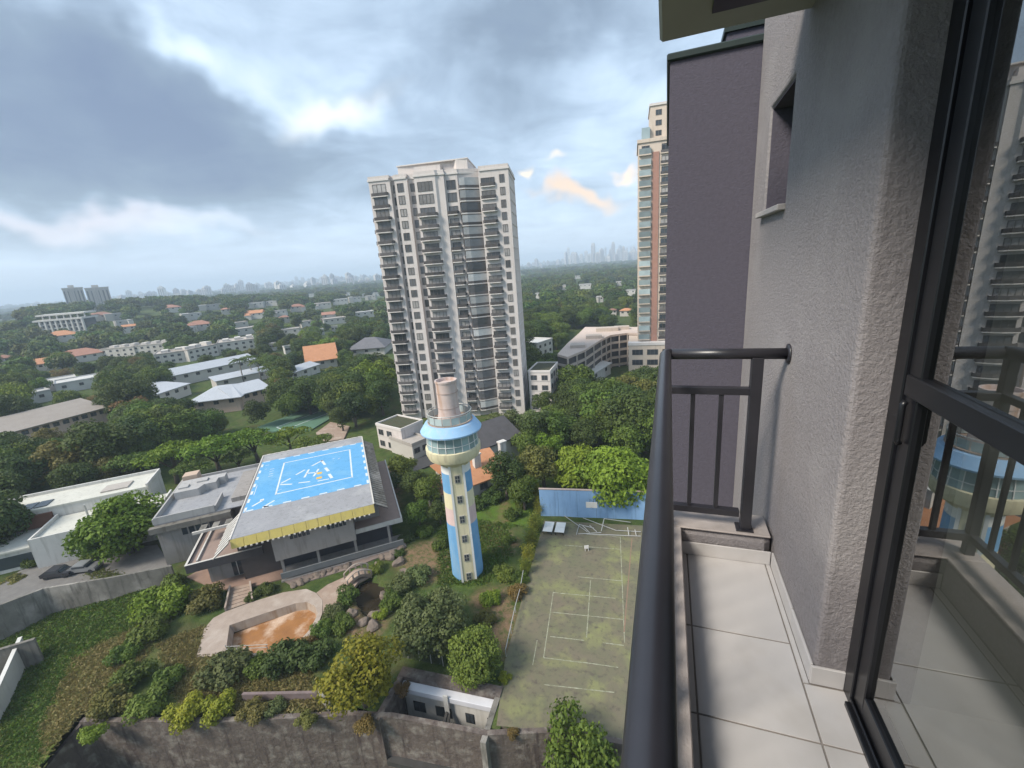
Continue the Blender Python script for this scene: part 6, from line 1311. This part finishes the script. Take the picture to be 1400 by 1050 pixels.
def forest(kind, n, seed, label, rmin=330, rmax=6400, near=False):
    rn = random.Random(seed); pts = []; sc = []; t = 0
    while len(pts) < n and t < n*6:
        t += 1; r = rmin*math.exp(rn.random()**.9*math.log(rmax/rmin)); az = rn.uniform(-1.30, .03); x, y = r*math.sin(az), r*math.cos(az)
        s = rn.uniform(4.2, 8.0)*(1+r/9000); px, py, c = proj((x, y, hz(x, y)+5))
        if not -30 < px < 930 or (525 < px < 715 and r < 2000): continue
        if near:
            s *= .8
            if in_plate(x, y, -4) or any(inpoly(px, py, P) for P in CLEAR) or math.hypot(x+90, y-70) < 30: continue
        if r < 460 and any(math.hypot(x-tx, y-ty) < (.45 if near else .5)*(s+ts) for tx, ty, ts in TREES): continue
        if r < 1500 and (any(inpoly(px, py, P) for P in CLEAR[3:]) or blocks(x, y, s, 2.1*s)): continue
        pts.append((x, y, hz(x, y)-.3)); sc.append(s)
    tr, cr = PROTO[kind]
    g0 = pts.pop(); s0 = sc.pop(); samp = tree(kind, g0, s0, label[1], 'single trees at the edge of the far woods'); src = [o for o in samp.children if o.name.startswith('crown')][0]
    me = bpy.data.meshes.new('forest'); me.from_pydata(pts, [], []); at = me.attributes.new('size', 'FLOAT', 'POINT'); at.data.foreach_set('value', np.array(sc, np.float32))
    o = link(bpy.data.objects.new('distant_woods', me)); tag(o, label[0], 'woods', kind='stuff')
    ng = bpy.data.node_groups.new('scatter '+kind, 'GeometryNodeTree'); ng.interface.new_socket('Geometry', in_out='INPUT', socket_type='NodeSocketGeometry'); ng.interface.new_socket('Geometry', in_out='OUTPUT', socket_type='NodeSocketGeometry')
    N, L = ng.nodes, ng.links; gi = N.new('NodeGroupInput'); go = N.new('NodeGroupOutput'); ip = N.new('GeometryNodeInstanceOnPoints'); ob = N.new('GeometryNodeObjectInfo'); ob.inputs[0].default_value = src; ob.inputs['As Instance'].default_value = True; ob.transform_space = 'ORIGINAL'
    na = N.new('GeometryNodeInputNamedAttribute'); na.data_type = 'FLOAT'; na.inputs[0].default_value = 'size'
    rv = N.new('FunctionNodeRandomValue'); rv.data_type = 'FLOAT'; rv.inputs[3].default_value = 6.28; cx = N.new('ShaderNodeCombineXYZ'); L.new(rv.outputs[1], cx.inputs[2])
    mp = N.new('GeometryNodeMeshToPoints'); L.new(gi.outputs[0], mp.inputs[0]); L.new(mp.outputs[0], ip.inputs['Points']); L.new(ob.outputs['Geometry'], ip.inputs['Instance']); L.new(na.outputs[0], ip.inputs['Scale']); L.new(cx.outputs[0], ip.inputs['Rotation']); L.new(ip.outputs[0], go.inputs[0])
    o.modifiers.new('scatter', 'NODES').node_group = ng; print(kind, len(pts), t)
forest('dark', 420, 53, ('dark leafy trees filling the gardens between the villas', 'dark tree at the far end of the villa gardens'), 88, 430, True)
forest('broad2', 420, 54, ('mid-green leafy trees filling the gardens between the villas', 'mid-green tree at the far end of the villa gardens'), 88, 430, True)
forest('valley', 6500, 51, ('dense dark green woods stretching across the valley to the horizon', 'lone round-crowned tree at the edge of the far woods'))
forest('valley2', 5200, 52, ('lower flat-crowned woods between the distant houses', 'lone flat-crowned tree at the edge of the far woods'))

# rough grass on the slope and lawns
def grass():
    rn = np.random.default_rng(61); P = []; tn = []
    while len(P) < 15000:
        x = rn.uniform(-86, -18); y = rn.uniform(5, 60)
        if slope_s(x, y) < -0.4 and y < ret_y(x)+.5: continue
        px, py, c = proj((x, y, plate_z(x, y)))
        if not (-20 < px < 720 and py < 1070): continue
        slope = slope_s(x, y) > -4 and y < 34
        lawn = any(inpoly(px, py, Q) for Q in ZONES[2]+ZONES[1])
        if not (slope or lawn) or inpoly(x, y, DECK_OUT): continue
        z = plate_z(x, y)
        if z < -.8 and slope_s(x, y) < -1: continue
        tn.append(.9 if any(inpoly(px, py, Q) for Q in ZONES[1]) else .12 if any(inpoly(px, py, Q) for Q in ZONES[2]) else .45); P.append((x, y, z))
    P = np.array(P); n = len(P); k = 4
    Q = np.repeat(P, k, 0)+rn.normal(size=(n*k, 3))*[.25, .25, 0]; Q[:, 2] += .16
    nrm = rn.normal(size=(n*k, 3))*[1, 1, .35]+[0, 0, .5]
    me = leaves('grass', Q, nrm, rn.uniform(.10, .26, n*k), np.repeat(np.array(tn), k)+rn.uniform(-.3, .3, n*k), leaf_mat('rough grass blades', (0.085, 0.150, 0.022), (0.26, 0.205, 0.085)), .35)
    o = link(bpy.data.objects.new('grass', me)); tag(o, 'rough green and dry grass on the slope and lawns', 'grass', kind='stuff')
grass()

HAZE = 2.8e-4
# ================================================================== haze
ma = bpy.data.materials.new('haze'); ma.use_nodes = True; nt = ma.node_tree
for n in list(nt.nodes): nt.nodes.remove(n)
out = nt.nodes.new('ShaderNodeOutputMaterial'); pv = nt.nodes.new('ShaderNodeVolumePrincipled'); pv.inputs['Color'].default_value = (.70, .82, .98, 1); pv.inputs['Density'].default_value = HAZE; pv.inputs['Anisotropy'].default_value = 0.0
nt.links.new(pv.outputs[0], out.inputs['Volume'])
b = MB(); b.box(-9100, 9100, -9100, 9100, -14, 190); o = b.build('haze', ma); tag(o, 'thin bluish evening haze over the valley', 'haze', kind='stuff')
